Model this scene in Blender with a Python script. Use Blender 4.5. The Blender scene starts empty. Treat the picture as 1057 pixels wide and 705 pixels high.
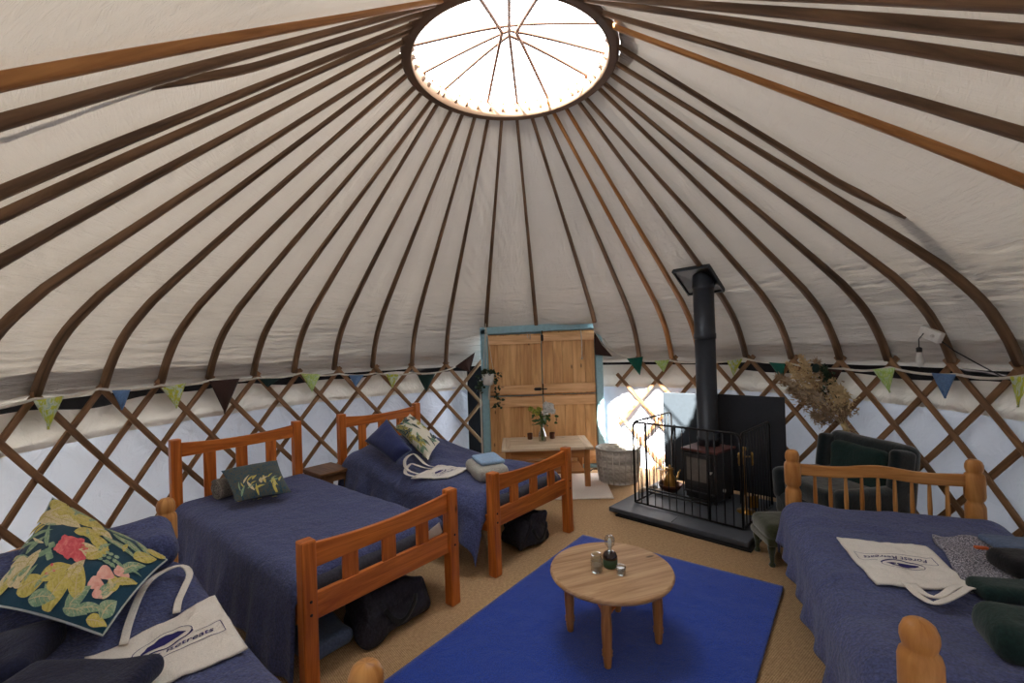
import bpy, bmesh, math, random
from mathutils import Vector, Matrix, noise
R = math.radians
PI = math.pi
scene = bpy.context.scene
COL = scene.collection

# ------------------------------------------------------------------ camera
F_PX, PITCH, ROLL, EYE = 470.0, 0.005, -0.032, 1.55
cam_data = bpy.data.cameras.new('camera')
cam_data.sensor_fit = 'HORIZONTAL'
cam_data.sensor_width = 36.0
cam_data.lens = 36.0 * F_PX / 1057.0
cam_data.clip_start = 0.02
cam = bpy.data.objects.new('camera', cam_data)
COL.objects.link(cam)
cam.matrix_world = Matrix.Translation((0, 0, EYE)) @ Matrix.Rotation(PI/2 + PITCH, 4, 'X') @ Matrix.Rotation(-ROLL, 4, 'Z').inverted()
scene.camera = cam

# ------------------------------------------------------------------ light
world = bpy.data.worlds.new('sky')
scene.world = world
world.use_nodes = True
bg = world.node_tree.nodes['Background']
bg.inputs['Color'].default_value = (0.92, 0.96, 1.0, 1)
bg.inputs['Strength'].default_value = 5.5
sun_data = bpy.data.lights.new('sun', 'SUN')
sun_data.energy = 60.0
sun_data.angle = R(0.6)
sun_data.color = (1.0, 0.93, 0.82)
sun = bpy.data.objects.new('sun', sun_data)
COL.objects.link(sun)
sun.location = (-2, -2, 6)
sun.rotation_euler = Vector((1.57, 2.56, -2.86)).to_track_quat('-Z', 'Y').to_euler()
scene.view_settings.view_transform = 'Standard'
scene.view_settings.look = 'None'
scene.view_settings.gamma = 1.0
scene.view_settings.use_curve_mapping = False
scene.view_settings.exposure = 0.66
scene.cycles.use_denoising = True
scene.cycles.max_bounces = 14
scene.cycles.transmission_bounces = 12
scene.cycles.diffuse_bounces = 7
scene.cycles.transparent_max_bounces = 12

# ------------------------------------------------------------------ pixel <-> room helpers
def _ray(u, v):
    X, Y = u - 528.5, v - 352.5
    cr, sr = math.cos(ROLL), math.sin(ROLL)
    x = X*cr + Y*sr
    y = -X*sr + Y*cr
    c, s = math.cos(PITCH), math.sin(PITCH)
    return Vector((x, F_PX*c + y*s, F_PX*s - y*c))
def at(u, v, z):
    d = _ray(u, v)
    return Vector((0, 0, EYE)) + d * ((z - EYE) / d.z)
def atY(u, v, y):
    d = _ray(u, v)
    return Vector((0, 0, EYE)) + d * (y / d.y)
YC = Vector((0.044, 2.848, 0))      # centre of the tent
RW = 2.995                          # radius at the lattice
def atR(u, v, r):
    d = _ray(u, v)
    A = d.x*d.x + d.y*d.y
    B = 2*(-YC.x*d.x - YC.y*d.y)
    C = YC.x**2 + YC.y**2 - r*r
    t = (-B + math.sqrt(max(B*B - 4*A*C, 0))) / (2*A)
    return Vector((0, 0, EYE)) + d*t
def pol(az, r, z):
    a = R(az)
    return Vector((YC.x + r*math.sin(a), YC.y + r*math.cos(a), z))
def azr(p):
    return math.degrees(math.atan2(p.x - YC.x, p.y - YC.y)), math.hypot(p.x - YC.x, p.y - YC.y)

# ------------------------------------------------------------------ materials
def lin(c):
    return tuple(((x/255.0)/12.92 if x <= 10 else (((x/255.0)+0.055)/1.055)**2.4) for x in c) + (1.0,)
class NT:
    def __init__(self, name):
        self.m = bpy.data.materials.new(name)
        self.m.use_nodes = True
        self.t = self.m.node_tree
        self.t.nodes.clear()
        self.out = self.n('ShaderNodeOutputMaterial')
        self.b = self.n('ShaderNodeBsdfPrincipled')
        self.l(self.b.outputs[0], self.out.inputs[0])
    def n(self, kind, **kw):
        nd = self.t.nodes.new(kind)
        for k, v in kw.items():
            setattr(nd, k, v)
        return nd
    def l(self, a, b):
        self.t.links.new(a, b)
    def coord(self, kind='UV', scale=(1, 1, 1), rot=(0, 0, 0)):
        tc = self.n('ShaderNodeTexCoord')
        mp = self.n('ShaderNodeMapping')
        mp.inputs['Scale'].default_value = scale
        mp.inputs['Rotation'].default_value = rot
        self.l(tc.outputs[kind], mp.inputs[0])
        return mp.outputs[0]
    def noise(self, vec, scale, detail=4, rough=.55, dist=0.0):
        nd = self.n('ShaderNodeTexNoise')
        nd.inputs['Scale'].default_value = scale
        nd.inputs['Detail'].default_value = detail
        nd.inputs['Roughness'].default_value = rough
        nd.inputs['Distortion'].default_value = dist
        self.l(vec, nd.inputs['Vector'])
        return nd.outputs['Fac']
    def ramp(self, fac, stops, interp='LINEAR'):
        nd = self.n('ShaderNodeValToRGB')
        cr = nd.color_ramp
        cr.interpolation = interp
        while len(cr.elements) < len(stops):
            cr.elements.new(0.5)
        for e, (p, c) in zip(cr.elements, stops):
            e.position = p
            e.color = c
        self.l(fac, nd.inputs[0])
        return nd.outputs[0]
    def mix(self, a, b, fac, mode='MIX'):
        nd = self.n('ShaderNodeMix', data_type='RGBA', blend_type=mode)
        for s, v in ((nd.inputs[0], fac), (nd.inputs[6], a), (nd.inputs[7], b)):
            if hasattr(v, 'links') or hasattr(v, 'is_output'):
                self.l(v, s)
            else:
                s.default_value = v
        return nd.outputs[2]
    def math(self, op, a, b=0.0):
        nd = self.n('ShaderNodeMath', operation=op)
        for s, v in ((nd.inputs[0], a), (nd.inputs[1], b)):
            if hasattr(v, 'is_output'):
                self.l(v, s)
            else:
                s.default_value = v
        return nd.outputs[0]
    def bump(self, h, strength=.3, dist=.01, prev=None):
        nd = self.n('ShaderNodeBump')
        nd.inputs['Strength'].default_value = strength
        nd.inputs['Distance'].default_value = dist
        self.l(h, nd.inputs['Height'])
        if prev is not None:
            self.l(prev, nd.inputs['Normal'])
        self.l(nd.outputs[0], self.b.inputs['Normal'])
        return nd.outputs[0]
    def color(self, c):
        s = self.b.inputs['Base Color']
        if hasattr(c, 'is_output'):
            self.l(c, s)
        else:
            s.default_value = c
    def set(self, rough=None, metal=None, spec=None, sheen=None, trans=None, ior=None, alpha=None):
        I = self.b.inputs
        if rough is not None: I['Roughness'].default_value = rough
        if metal is not None: I['Metallic'].default_value = metal
        if spec is not None: I['Specular IOR Level'].default_value = spec
        if sheen is not None: I['Sheen Weight'].default_value = sheen
        if trans is not None: I['Transmission Weight'].default_value = trans
        if ior is not None: I['IOR'].default_value = ior
        return self.m

def m_wood(name, dark, light, rough=.45, knots=True, grain=26.0, var=.5):
    k = NT(name)
    g = k.noise(k.coord('UV', (1.6, grain, 1)), 1.0, 6, .6, 1.2)
    lo = k.noise(k.coord('UV', (.9, 2.0, 1)), 1.0, 2)
    f = k.math('ADD', k.math('MULTIPLY', g, 1-var*.6), k.math('MULTIPLY', lo, var*.6))
    c = k.ramp(f, [(.34, lin(dark)), (.50, lin(tuple((a*.45+b*.55) for a, b in zip(dark, light)))), (.66, lin(light))])
    if knots:
        v = k.n('ShaderNodeTexVoronoi')
        v.inputs['Scale'].default_value = 1.0
        k.l(k.coord('UV', (3.0, 8.0, 1)), v.inputs['Vector'])
        kn = k.ramp(v.outputs['Distance'], [(.05, (1, 1, 1, 1)), (.10, (0, 0, 0, 1))])
        c = k.mix(c, lin(tuple(x*.42 for x in dark)), k.math('MULTIPLY', kn, .8))
    k.color(c)
    k.bump(g, .12, .004)
    return k.set(rough=rough, spec=.35)
def m_cloth(name, col, var=.12, scale=90, strength=.35, rough=.9, big=6, bigs=.35, sheen=.15, col2=None):
    k = NT(name)
    uv = k.coord('Object')
    fine = k.noise(uv, scale, 3)
    big_ = k.noise(uv, big, 4, .6, .6)
    c = k.ramp(fine, [(.3, lin(tuple(x*(1-var) for x in col))), (.7, lin(col2 or tuple(min(255, x*(1+var)) for x in col)))])
    k.color(c)
    a = k.bump(big_, bigs, .03)
    k.bump(fine, strength, .004, a)
    return k.set(rough=rough, sheen=sheen, spec=.2)
def m_flat(name, col, rough=.6, metal=0.0, spec=.4, bump=None):
    k = NT(name)
    n = k.noise(k.coord('Object'), bump or 30, 3)
    k.color(k.mix(lin(col), lin(tuple(x*.82 for x in col)), n))
    if bump:
        k.bump(n, .2, .003)
    return k.set(rough=rough, metal=metal, spec=spec)
def m_glass(name, col=(240, 244, 242), rough=.03):
    # thin clear glass: mostly see-through, mirror-like towards its edges
    k = NT(name)
    k.t.nodes.remove(k.b)
    tr = k.n('ShaderNodeBsdfTransparent'); gl = k.n('ShaderNodeBsdfGlossy'); mx = k.n('ShaderNodeMixShader'); lw = k.n('ShaderNodeLayerWeight')
    lw.inputs['Blend'].default_value = .35
    tr.inputs[0].default_value = lin(col); gl.inputs['Roughness'].default_value = rough
    k.l(lw.outputs['Facing'], mx.inputs[0]); k.l(tr.outputs[0], mx.inputs[1]); k.l(gl.outputs[0], mx.inputs[2]); k.l(mx.outputs[0], k.out.inputs[0])
    return k.m

# roof canvas: a single sheet, lit from outside it glows
def m_canvas(name, col, trans, wr=True):
    k = NT(name)
    k.t.nodes.remove(k.b)
    dif = k.n('ShaderNodeBsdfDiffuse')
    trl = k.n('ShaderNodeBsdfTranslucent')
    mx = k.n('ShaderNodeMixShader')
    mx.inputs[0].default_value = trans
    k.l(dif.outputs[0], mx.inputs[1]); k.l(trl.outputs[0], mx.inputs[2]); k.l(mx.outputs[0], k.out.inputs[0])
    big = k.noise(k.coord('UV', (.8, .8, 1)), 2.0, 3)
    c = k.ramp(big, [(.3, lin(tuple(x*.95 for x in col))), (.7, lin(col))])
    k.l(c, dif.inputs[0])
    trl.inputs[0].default_value = lin(tuple(x*y for x, y in zip(col, (1.0, .98, .95))))
    # wrinkles: fine horizontal gathers low down, broad pulls higher up
    uvn = k.n('ShaderNodeTexCoord')
    sep = k.n('ShaderNodeSeparateXYZ'); k.l(uvn.outputs['UV'], sep.inputs[0])
    g1 = k.noise(k.coord('UV', (2.2, 26, 1)), 1.0, 4, .55, 1.5)
    g2 = k.noise(k.coord('UV', (9, 3.0, 1), (0, 0, R(25))), 1.0, 3, .5, .8)
    fade = k.ramp(k.math('MULTIPLY', sep.outputs['Y'], .31), [(.0, (.6, .6, .6, 1)), (.10, (1, 1, 1, 1)), (.26, (.8, .8, .8, 1)), (.42, (.22, .22, .22, 1)), (1.0, (.06, .06, .06, 1))])
    patch = k.ramp(k.noise(k.coord('UV', (1.1, .9, 1)), 1.0, 2), [(.42, (.12, .12, .12, 1)), (.62, (1, 1, 1, 1))])
    g1 = k.math('SUBTRACT', 1.0, k.math('MULTIPLY', k.math('ABSOLUTE', k.math('SUBTRACT', g1, .5)), 3.0))
    g2 = k.math('SUBTRACT', 1.0, k.math('MULTIPLY', k.math('ABSOLUTE', k.math('SUBTRACT', g2, .5)), 3.0))
    h = k.math('ADD', k.math('MULTIPLY', g1, fade), k.math('MULTIPLY', k.math('MULTIPLY', g2, patch), .42))
    bp = k.n('ShaderNodeBump')
    bp.inputs['Strength'].default_value = 1.0
    bp.inputs['Distance'].default_value = .02
    k.l(h, bp.inputs['Height'])
    k.l(bp.outputs[0], dif.inputs['Normal'])
    return k.m

def m_sheetcloth(name, col, trans, big):
    k = NT(name)
    k.t.nodes.remove(k.b)
    dif = k.n('ShaderNodeBsdfDiffuse'); trl = k.n('ShaderNodeBsdfTranslucent'); mx = k.n('ShaderNodeMixShader')
    mx.inputs[0].default_value = trans
    k.l(dif.outputs[0], mx.inputs[1]); k.l(trl.outputs[0], mx.inputs[2]); k.l(mx.outputs[0], k.out.inputs[0])
    dif.inputs[0].default_value = lin(col); trl.inputs[0].default_value = lin(col)
    h = k.noise(k.coord('UV', (big*1.2, big, 1)), 1.0, 4, .55, 1.2)
    bp = k.n('ShaderNodeBump'); bp.inputs['Strength'].default_value = .6; bp.inputs['Distance'].default_value = .04
    k.l(h, bp.inputs['Height']); k.l(bp.outputs[0], dif.inputs['Normal'])
    return k.m
M = {}
M['canvas'] = m_canvas('roof_canvas', (196, 190, 184), .019)
M['lining'] = m_sheetcloth('wall_lining_blue', (202, 209, 224), .065, 5)
M['skirt'] = m_sheetcloth('canvas_skirt', (226, 222, 215), .07, 6)
M['outer'] = m_sheetcloth('sun_diffuser_cloth', (220, 218, 212), .5, 3)
M['gap_shade'] = m_flat('gap_shade_black', (24, 22, 24), .95, spec=.1)  # near-black sheet colour standing in for shade in the wall gaps
M['rib'] = m_wood('roof_pole_wood', (66, 48, 35), (138, 106, 78), .55, False, 20)
M['rib_new'] = m_wood('new_pole_wood', (124, 78, 38), (186, 132, 78), .5, False, 20)
M['slat'] = m_wood('lattice_wood', (92, 66, 46), (164, 124, 88), .6, False, 22)
M['pine'] = m_wood('orange_varnished_pine', (146, 70, 22), (226, 134, 60), .34, True, 22)
M['oldpine'] = m_wood('honey_pine', (160, 100, 46), (220, 164, 98), .38, True, 20)
M['tablewood'] = m_wood('worn_pine', (150, 112, 78), (206, 172, 134), .55, True, 24)
M['tableleg'] = m_wood('waxed_pine_leg', (142, 88, 44), (196, 138, 84), .42, False, 20)
M['benchwood'] = m_wood('bleached_board', (190, 164, 132), (236, 218, 194), .6, True, 22)
M['doorwood'] = m_wood('door_pine', (178, 124, 74), (244, 202, 146), .5, True, 20, .8)
M['doorrail'] = m_wood('door_rail_pine', (196, 144, 96), (244, 204, 156), .5, True, 20, .6)
M['stoolwood'] = m_wood('brown_stool_wood', (84, 56, 36), (138, 98, 66), .45, False, 20)
M['bluepaint'] = m_flat('pale_blue_paint', (158, 200, 214), .55)
M['duvet'] = m_cloth('slate_blue_duvet', (72, 80, 120), var=.20, scale=110, strength=.9, big=16, bigs=.6)
M['duvet_in'] = m_cloth('grey_duvet_lining', (104, 110, 134), var=.1, scale=120, strength=.3)
M['mattress'] = m_cloth('mattress_ticking', (70, 72, 84), var=.1)
M['navy'] = m_cloth('navy_knit', (30, 34, 58), var=.2, scale=120, strength=.6)
M['navy2'] = m_cloth('navy_blue_cotton', (44, 54, 100), var=.12, scale=140, strength=.35)
M['piping'] = m_flat('pale_piping', (190, 200, 200), .8)
M['tote'] = m_cloth('natural_cotton', (226, 221, 214), var=.05, scale=260, strength=.2, big=10, bigs=.5)
M['ink'] = m_flat('dark_blue_print', (38, 36, 110), .8)
M['rug'] = m_cloth('royal_blue_pile', (22, 62, 156), var=.35, scale=220, strength=1.0, big=9, bigs=.25, sheen=.3)
M['whiterug'] = m_cloth('cream_woven_rug', (222, 208, 196), var=.1, scale=120, strength=.6)
M['iron'] = m_flat('black_iron', (26, 26, 28), .45, .3, bump=60)
M['flue'] = m_flat('flue_enamel', (52, 56, 64), .42, .2)
M['stove'] = m_flat('stove_cast_iron', (52, 52, 54), .45, .2, bump=80)
M['stovetop'] = m_flat('rust_red_stove_top', (104, 62, 58), .5, .1)
M['stoveglass'] = m_flat('sooty_stove_glass', (116, 110, 104), .12, spec=.7)
M['slate'] = m_flat('grey_slate', (84, 88, 96), .5, bump=25)
M['shield'] = m_flat('dark_steel_sheet', (52, 56, 64), .5, .2)
M['shield_light'] = m_flat('pale_steel_sheet', (46, 54, 62), .45, .2)
M['brass'] = m_flat('brass', (196, 150, 80), .3, .85)
M['copper'] = m_flat('dark_copper', (96, 58, 40), .35, .7)
M['white'] = m_flat('white_plastic', (232, 230, 226), .45)
M['offwhite'] = m_flat('glazed_white_pot', (226, 224, 220), .4)
M['cord'] = m_flat('white_cord', (222, 216, 204), .85)
M['blackcord'] = m_flat('black_cable', (22, 22, 24), .6)
M['wicker'] = m_wood('grey_wicker', (140, 136, 130), (226, 222, 214), .7, False, 14)
M['leaf'] = m_flat('green_leaf', (62, 96, 46), .6)
M['leaf_dark'] = m_flat('dark_green_leaf', (40, 62, 40), .6)
M['leaf_yellow'] = m_flat('yellow_green_leaf', (168, 176, 70), .6)
M['petal'] = m_flat('white_petal', (240, 238, 236), .7)
M['straw'] = m_flat('dried_straw', (222, 196, 150), .9)
M['straw_dark'] = m_flat('dried_brown_plume', (176, 148, 120), .95)
M['straw_pale'] = m_flat('dried_pale_plume', (206, 186, 160), .95)
M['velvet'] = m_cloth('dark_green_velvet', (12, 27, 32), var=.2, scale=60, strength=.2, sheen=.6)
M['velvet2'] = m_cloth('olive_green_velvet', (46, 52, 28), var=.2, scale=60, strength=.2, sheen=.6)
M['darkgreen'] = m_cloth('dark_green_cloth', (26, 48, 46), var=.15)
M['blackcloth'] = m_cloth('black_cloth', (20, 20, 24), var=.2)
M['bag'] = m_cloth('black_nylon', (44, 44, 54), var=.2, scale=60, big=10, bigs=.9, rough=.55, sheen=0)
M['greytowel'] = m_cloth('grey_wool', (128, 122, 116), var=.25, scale=120, strength=.8)
M['fleece'] = m_cloth('pale_grey_towel', (170, 168, 160), var=.12, scale=120, strength=.6)
M['denim'] = m_cloth('light_blue_cotton', (146, 176, 208), var=.07)
M['denim2'] = m_cloth('faded_blue_cloth', (84, 100, 128), var=.1)
M['orange'] = m_flat('orange_tag', (220, 110, 60), .7)
M['glass'] = m_glass('clear_glass')
M['greenglass'] = m_glass('green_glass', (60, 110, 62), .05)
M['darkglass'] = m_flat('dark_bottle', (46, 30, 34), .12, spec=.7)
M['greenlabel'] = m_flat('dark_green_glaze', (46, 78, 52), .3)
M['wax'] = m_flat('white_wax', (236, 236, 238), .5)
M['peas'] = m_flat('brown_pot_filling', (172, 152, 136), .8, bump=200)
M['knobmetal'] = m_flat('dark_bolt', (40, 38, 38), .5, .4)
M['wire'] = m_wood('crown_rod_wood', (84, 62, 50), (126, 96, 80), .6, False, 10)
M['rim'] = m_wood('crown_rim_wood', (70, 50, 38), (120, 90, 68), .55, False, 14)
M['rim_in'] = m_wood('skylit_rim_wood', (150, 118, 92), (206, 176, 148), .6, False, 14)  # paler copy of the rim wood, skylight on the inner face put into colour
def m_sisal():
    k = NT('sisal_floor')
    v = k.coord('Object')
    w = k.n('ShaderNodeTexWave', wave_type='BANDS', bands_direction='X')
    w.inputs['Scale'].default_value = 34; w.inputs['Distortion'].default_value = 1.2; w.inputs['Detail'].default_value = 2
    k.l(k.coord('Object', (1, 1, 1), (0, 0, R(-40))), w.inputs['Vector'])
    w2 = k.n('ShaderNodeTexWave', wave_type='BANDS', bands_direction='X')
    w2.inputs['Scale'].default_value = 34; w2.inputs['Distortion'].default_value = 1.2; w2.inputs['Detail'].default_value = 2
    k.l(k.coord('Object', (1, 1, 1), (0, 0, R(50))), w2.inputs['Vector'])
    h = k.math('MULTIPLY', w.outputs['Fac'], w2.outputs['Fac'])
    n = k.noise(v, 60, 4)
    f = k.math('ADD', k.math('MULTIPLY', h, .5), k.math('MULTIPLY', n, .6))
    k.color(k.ramp(f, [(.15, lin((148, 116, 82))), (.5, lin((204, 168, 126))), (.9, lin((232, 204, 164)))]))
    k.bump(f, .6, .008)
    return k.set(rough=.95, spec=.1)
M['sisal'] = m_sisal()
def m_knit():
    k = NT('marled_grey_knit')
    n = k.noise(k.coord('Object'), 170, 2, .7)
    k.color(k.ramp(n, [(.42, lin((52, 50, 66))), (.5, lin((110, 108, 126))), (.6, lin((200, 198, 208)))]))
    k.bump(n, .9, .006)
    return k.set(rough=.95, sheen=.2)
M['knit'] = m_knit()
def m_bird(name, base, stops):
    # printed cotton: patchy leaf print
    k = NT(name)
    uv = k.coord('UV', (5, 5, 1))
    d = k.noise(uv, 1.2, 3, .6, 2.2)
    e = k.noise(k.coord('UV', (14, 5, 1), (0, 0, R(35))), 1.0, 3, .6, 1.5)
    f = k.math('ADD', k.math('MULTIPLY', d, .6), k.math('MULTIPLY', e, .4))
    k.color(k.ramp(f, [(p, lin(c)) for p, c in stops]))
    k.bump(k.noise(k.coord('UV'), 120, 2), .15, .002)
    return k.set(rough=.9, sheen=.1)
M['print_yellow'] = m_bird('yellow_leaf_print', None, [(.3, (120, 170, 160)), (.45, (206, 214, 190)), (.52, (172, 190, 60)), (.6, (210, 200, 70)), (.7, (140, 176, 150))])
M['print_green'] = m_bird('green_leaf_print', None, [(.3, (70, 140, 80)), (.45, (196, 214, 170)), (.52, (150, 190, 70)), (.62, (220, 222, 170)), (.7, (90, 150, 90))])
M['flag_blue'] = m_cloth('flag_blue', (96, 128, 172), var=.08)
M['flag_green'] = m_cloth('flag_dark_green', (20, 84, 72), var=.08)
M['flag_deep'] = m_cloth('flag_deep_green', (28, 50, 48), var=.08)
M['flag_brown'] = m_cloth('flag_brown', (58, 40, 36), var=.08)
M['cushion_teal'] = m_cloth('teal_cotton', (26, 66, 88), var=.06, scale=200, strength=.15, big=5, bigs=.2)
M['cushion_dusk'] = m_bird('teal_dusk_print', None, [(.25, (30, 58, 84)), (.42, (38, 74, 92)), (.5, (84, 84, 72)), (.58, (40, 76, 96)), (.75, (26, 52, 80))])
M['leafprint_a'] = m_bird('olive_leaf_motif', None, [(.3, (150, 140, 60)), (.5, (196, 182, 96)), (.7, (216, 206, 130))])
M['leafprint_b'] = m_bird('sage_leaf_motif', None, [(.3, (74, 120, 104)), (.5, (130, 160, 130)), (.7, (190, 200, 170))])
M['leafprint_c'] = m_bird('cream_leaf_motif', None, [(.3, (186, 168, 130)), (.5, (214, 200, 160)), (.7, (226, 214, 180))])
M['print_cream'] = m_bird('cream_print_ground', None, [(.3, (214, 208, 190)), (.5, (226, 220, 204)), (.7, (206, 206, 196))])
M['rose'] = m_bird('rose_motif', None, [(.3, (186, 50, 66)), (.5, (214, 90, 100)), (.7, (232, 150, 140))])
M['blush'] = m_bird('blush_motif', None, [(.3, (206, 130, 120)), (.5, (226, 170, 158)), (.7, (232, 196, 182))])

# ------------------------------------------------------------------ mesh builder
rnd = random.Random(7)
def frame_of(o):
    """matrix of an object from its own (root) transform"""
    m = Matrix.Translation(o.location) @ o.rotation_euler.to_matrix().to_4x4()
    return frame_of(o.parent) @ m if o.parent else m
class MB:
    def __init__(self):
        self.v = []; self.f = []; self.mi = []; self.uv = []; self.sm = []
    def add(self, verts, faces, uvs=None, mi=0, smooth=True):
        o = len(self.v)
        self.v += [Vector(p) for p in verts]
        ou, ov = rnd.uniform(0, 40), rnd.uniform(0, 40)
        for k, fc in enumerate(faces):
            self.f.append([i + o for i in fc])
            self.mi.append(mi); self.sm.append(smooth)
            if uvs is None:
                self.uv.append([(0, 0)] * len(fc))
            else:
                self.uv.append([(u + ou, v + ov) for u, v in uvs[k]])
        return self
    def box(self, c, s, rot=None, mi=0, uvrand=True):
        c = Vector(c); hx, hy, hz = s[0]/2, s[1]/2, s[2]/2
        P = [Vector((x, y, z)) for x in (-hx, hx) for y in (-hy, hy) for z in (-hz, hz)]
        F = [(0, 1, 3, 2), (4, 6, 7, 5), (0, 4, 5, 1), (2, 3, 7, 6), (0, 2, 6, 4), (1, 5, 7, 3)]
        ax = max(range(3), key=lambda i: s[i])
        uvs = []
        for fc in F:
            pts = [P[i] for i in fc]
            nrm = (pts[1]-pts[0]).cross(pts[2]-pts[0])
            na = max(range(3), key=lambda i: abs(nrm[i]))
            oth = [i for i in range(3) if i != na]
            if ax in oth:
                a = ax; b = [i for i in oth if i != ax][0]
            else:
                a, b = oth
            uvs.append([(p[a], p[b] + (na*.37)) for p in pts])
        if rot is not None:
            P = [rot @ p for p in P]
        return self.add([p + c for p in P], F, uvs, mi, False)
    def beam(self, a, b, w, h, up=(0, 0, 1), mi=0):
        """rectangular bar from a to b; w across, h along up"""
        a, b = Vector(a), Vector(b)
        d = (b - a); L = d.length; d.normalize()
        u = Vector(up); x = d.cross(u)
        if x.length < 1e-4:
            u = Vector((0, 1, 0)); x = d.cross(u)
        x.normalize(); u = x.cross(d).normalized()
        rot = Matrix((d, x, u)).transposed()
        return self.box((a + b)/2, (L, w, h), rot, mi)
    def tube(self, pts, rad, n=8, mi=0, caps=True, closed=False, flat=None, upv=None):
        """swept tube; rad number or list; flat=(a,b) makes an a x b rounded section with 'b' along upv(p)"""
        pts = [Vector(p) for p in pts]; N = len(pts)
        if not hasattr(rad, '__len__'):
            rad = [rad]*N
        V = []; Ls = [0.0]
        for i in range(1, N):
            Ls.append(Ls[-1] + (pts[i]-pts[i-1]).length)
        ref = None
        for i in range(N):
            if closed:
                t = pts[(i+1) % N] - pts[i-1]
            else:
                t = pts[min(i+1, N-1)] - pts[max(i-1, 0)]
            t.normalize()
            if upv is not None:
                u = Vector(upv(pts[i])) if callable(upv) else Vector(upv)
                u = (u - t*u.dot(t)).normalized()
            else:
                if ref is None:
                    ref = Vector((0, 0, 1)) if abs(t.z) < .9 else Vector((1, 0, 0))
                u = (ref - t*ref.dot(t)).normalized(); ref = u
            s = t.cross(u)
            for k in range(n):
                a = 2*PI*(k + .5)/n
                ca, sa = math.cos(a), math.sin(a)
                if flat:
                    q = .35
                    ca = math.copysign(abs(ca)**q, ca); sa = math.copysign(abs(sa)**q, sa)
                    V.append(pts[i] + s*(ca*flat[0]*rad[i]) + u*(sa*flat[1]*rad[i]))
                else:
                    V.append(pts[i] + (s*ca + u*sa)*rad[i])
        Fc = []; U = []
        rr = max(rad)
        for i in range(N if closed else N-1):
            j = (i+1) % N
            for k in range(n):
                l = (k+1) % n
                Fc.append((i*n+k, i*n+l, j*n+l, j*n+k))
                e = Ls[j] if j else Ls[-1] + .05
                w = 2*PI*rr*(flat[0] if flat else 1)/n
                U.append([(Ls[i], k*w), (Ls[i], (k+1)*w), (e, (k+1)*w), (e, k*w)])
        if caps and not closed:
            Fc.append(tuple(range(n-1, -1, -1))); U.append([(0, 0)]*n)
            Fc.append(tuple(range((N-1)*n, N*n))); U.append([(0, 0)]*n)
        return self.add(V, Fc, U, mi, True)
    def lathe(self, prof, c=(0, 0, 0), n=24, mi=0, axis=None, sx=1.0, sy=1.0, cap=True):
        c = Vector(c); V = []; Fc = []; U = []
        s = 0.0
        for i, (r, z) in enumerate(prof):
            for k in range(n):
                a = 2*PI*k/n
                p = Vector((r*math.cos(a)*sx, r*math.sin(a)*sy, z))
                if axis is not None:
                    p = axis @ p
                V.append(c + p)
        for i in range(len(prof)-1):
            ds = math.hypot(prof[i+1][0]-prof[i][0], prof[i+1][1]-prof[i][1])
            for k in range(n):
                l = (k+1) % n
                Fc.append((i*n+k, i*n+l, (i+1)*n+l, (i+1)*n+k))
                w = .2/n
                U.append([(s, k*w), (s, (k+1)*w), (s+ds, (k+1)*w), (s+ds, k*w)])
            s += ds
        if cap and prof[0][0] > 1e-5:
            Fc.append(tuple(range(n-1, -1, -1))); U.append([(prof[0][0]*math.cos(2*PI*k/n), prof[0][0]*math.sin(2*PI*k/n)) for k in range(n-1, -1, -1)])
        if cap and prof[-1][0] > 1e-5:
            o = (len(prof)-1)*n
            Fc.append(tuple(range(o, o+n))); U.append([(prof[-1][0]*math.cos(2*PI*k/n), prof[-1][0]*math.sin(2*PI*k/n)) for k in range(n)])
        return self.add(V, Fc, U, mi, True)
    def grid(self, fn, nu, nv, mi=0, smooth=True, uvfn=None, keep=None, flip=False):
        V = [fn(i/nu, j/nv) for j in range(nv+1) for i in range(nu+1)]
        Fc = []; U = []
        for j in range(nv):
            for i in range(nu):
                if keep and not keep((i+.5)/nu, (j+.5)/nv):
                    continue
                q = [j*(nu+1)+i, j*(nu+1)+i+1, (j+1)*(nu+1)+i+1, (j+1)*(nu+1)+i]
                uu = [(i/nu, j/nv), ((i+1)/nu, j/nv), ((i+1)/nu, (j+1)/nv), (i/nu, (j+1)/nv)]
                if uvfn: uu = [uvfn(*t) for t in uu]
                if flip: q.reverse(); uu.reverse()
                Fc.append(q); U.append(uu)
        o = len(self.v)
        self.v += [Vector(p) for p in V]
        for q, u in zip(Fc, U):
            self.f.append([a+o for a in q]); self.uv.append(u); self.mi.append(mi); self.sm.append(smooth)
        return self
    def soft(self, c, s, r, rot=None, mi=0, k=3, m=4, lump=0.0, lscale=6.0, seed=0.0, taper=None):
        """box with rounded edges, optional cloth lumps"""
        c = Vector(c); h = [x/2 for x in s]; r = min(r, min(h)*.98)
        def axis(hh):
            a = [-hh + r*(1-math.cos(PI/2*i/k)) for i in range(k)]
            b = [-(hh-r) + 2*(hh-r)*i/m for i in range(m+1)]
            return a + b + [-x for x in reversed(a)]
        ax = [axis(x) for x in h]; n = len(ax[0]) - 1
        idx = {}; V = []; Fc = []; U = []
        def vid(p):
            key = tuple(round(x, 6) for x in p)
            if key not in idx:
                q = Vector([max(-(h[i]-r), min(h[i]-r, p[i])) for i in range(3)])
                d = Vector(p) - q
                P = q + (d.normalized()*r if d.length > 1e-9 else Vector())
                if taper: P = taper(P)
                if lump:
                    nn = noise.noise_vector(P*lscale + Vector((seed, seed*2, 0)))
                    P = P + nn*lump
                if rot is not None: P = rot @ P
                idx[key] = len(V); V.append(c + P)
            return idx[key]
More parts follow.
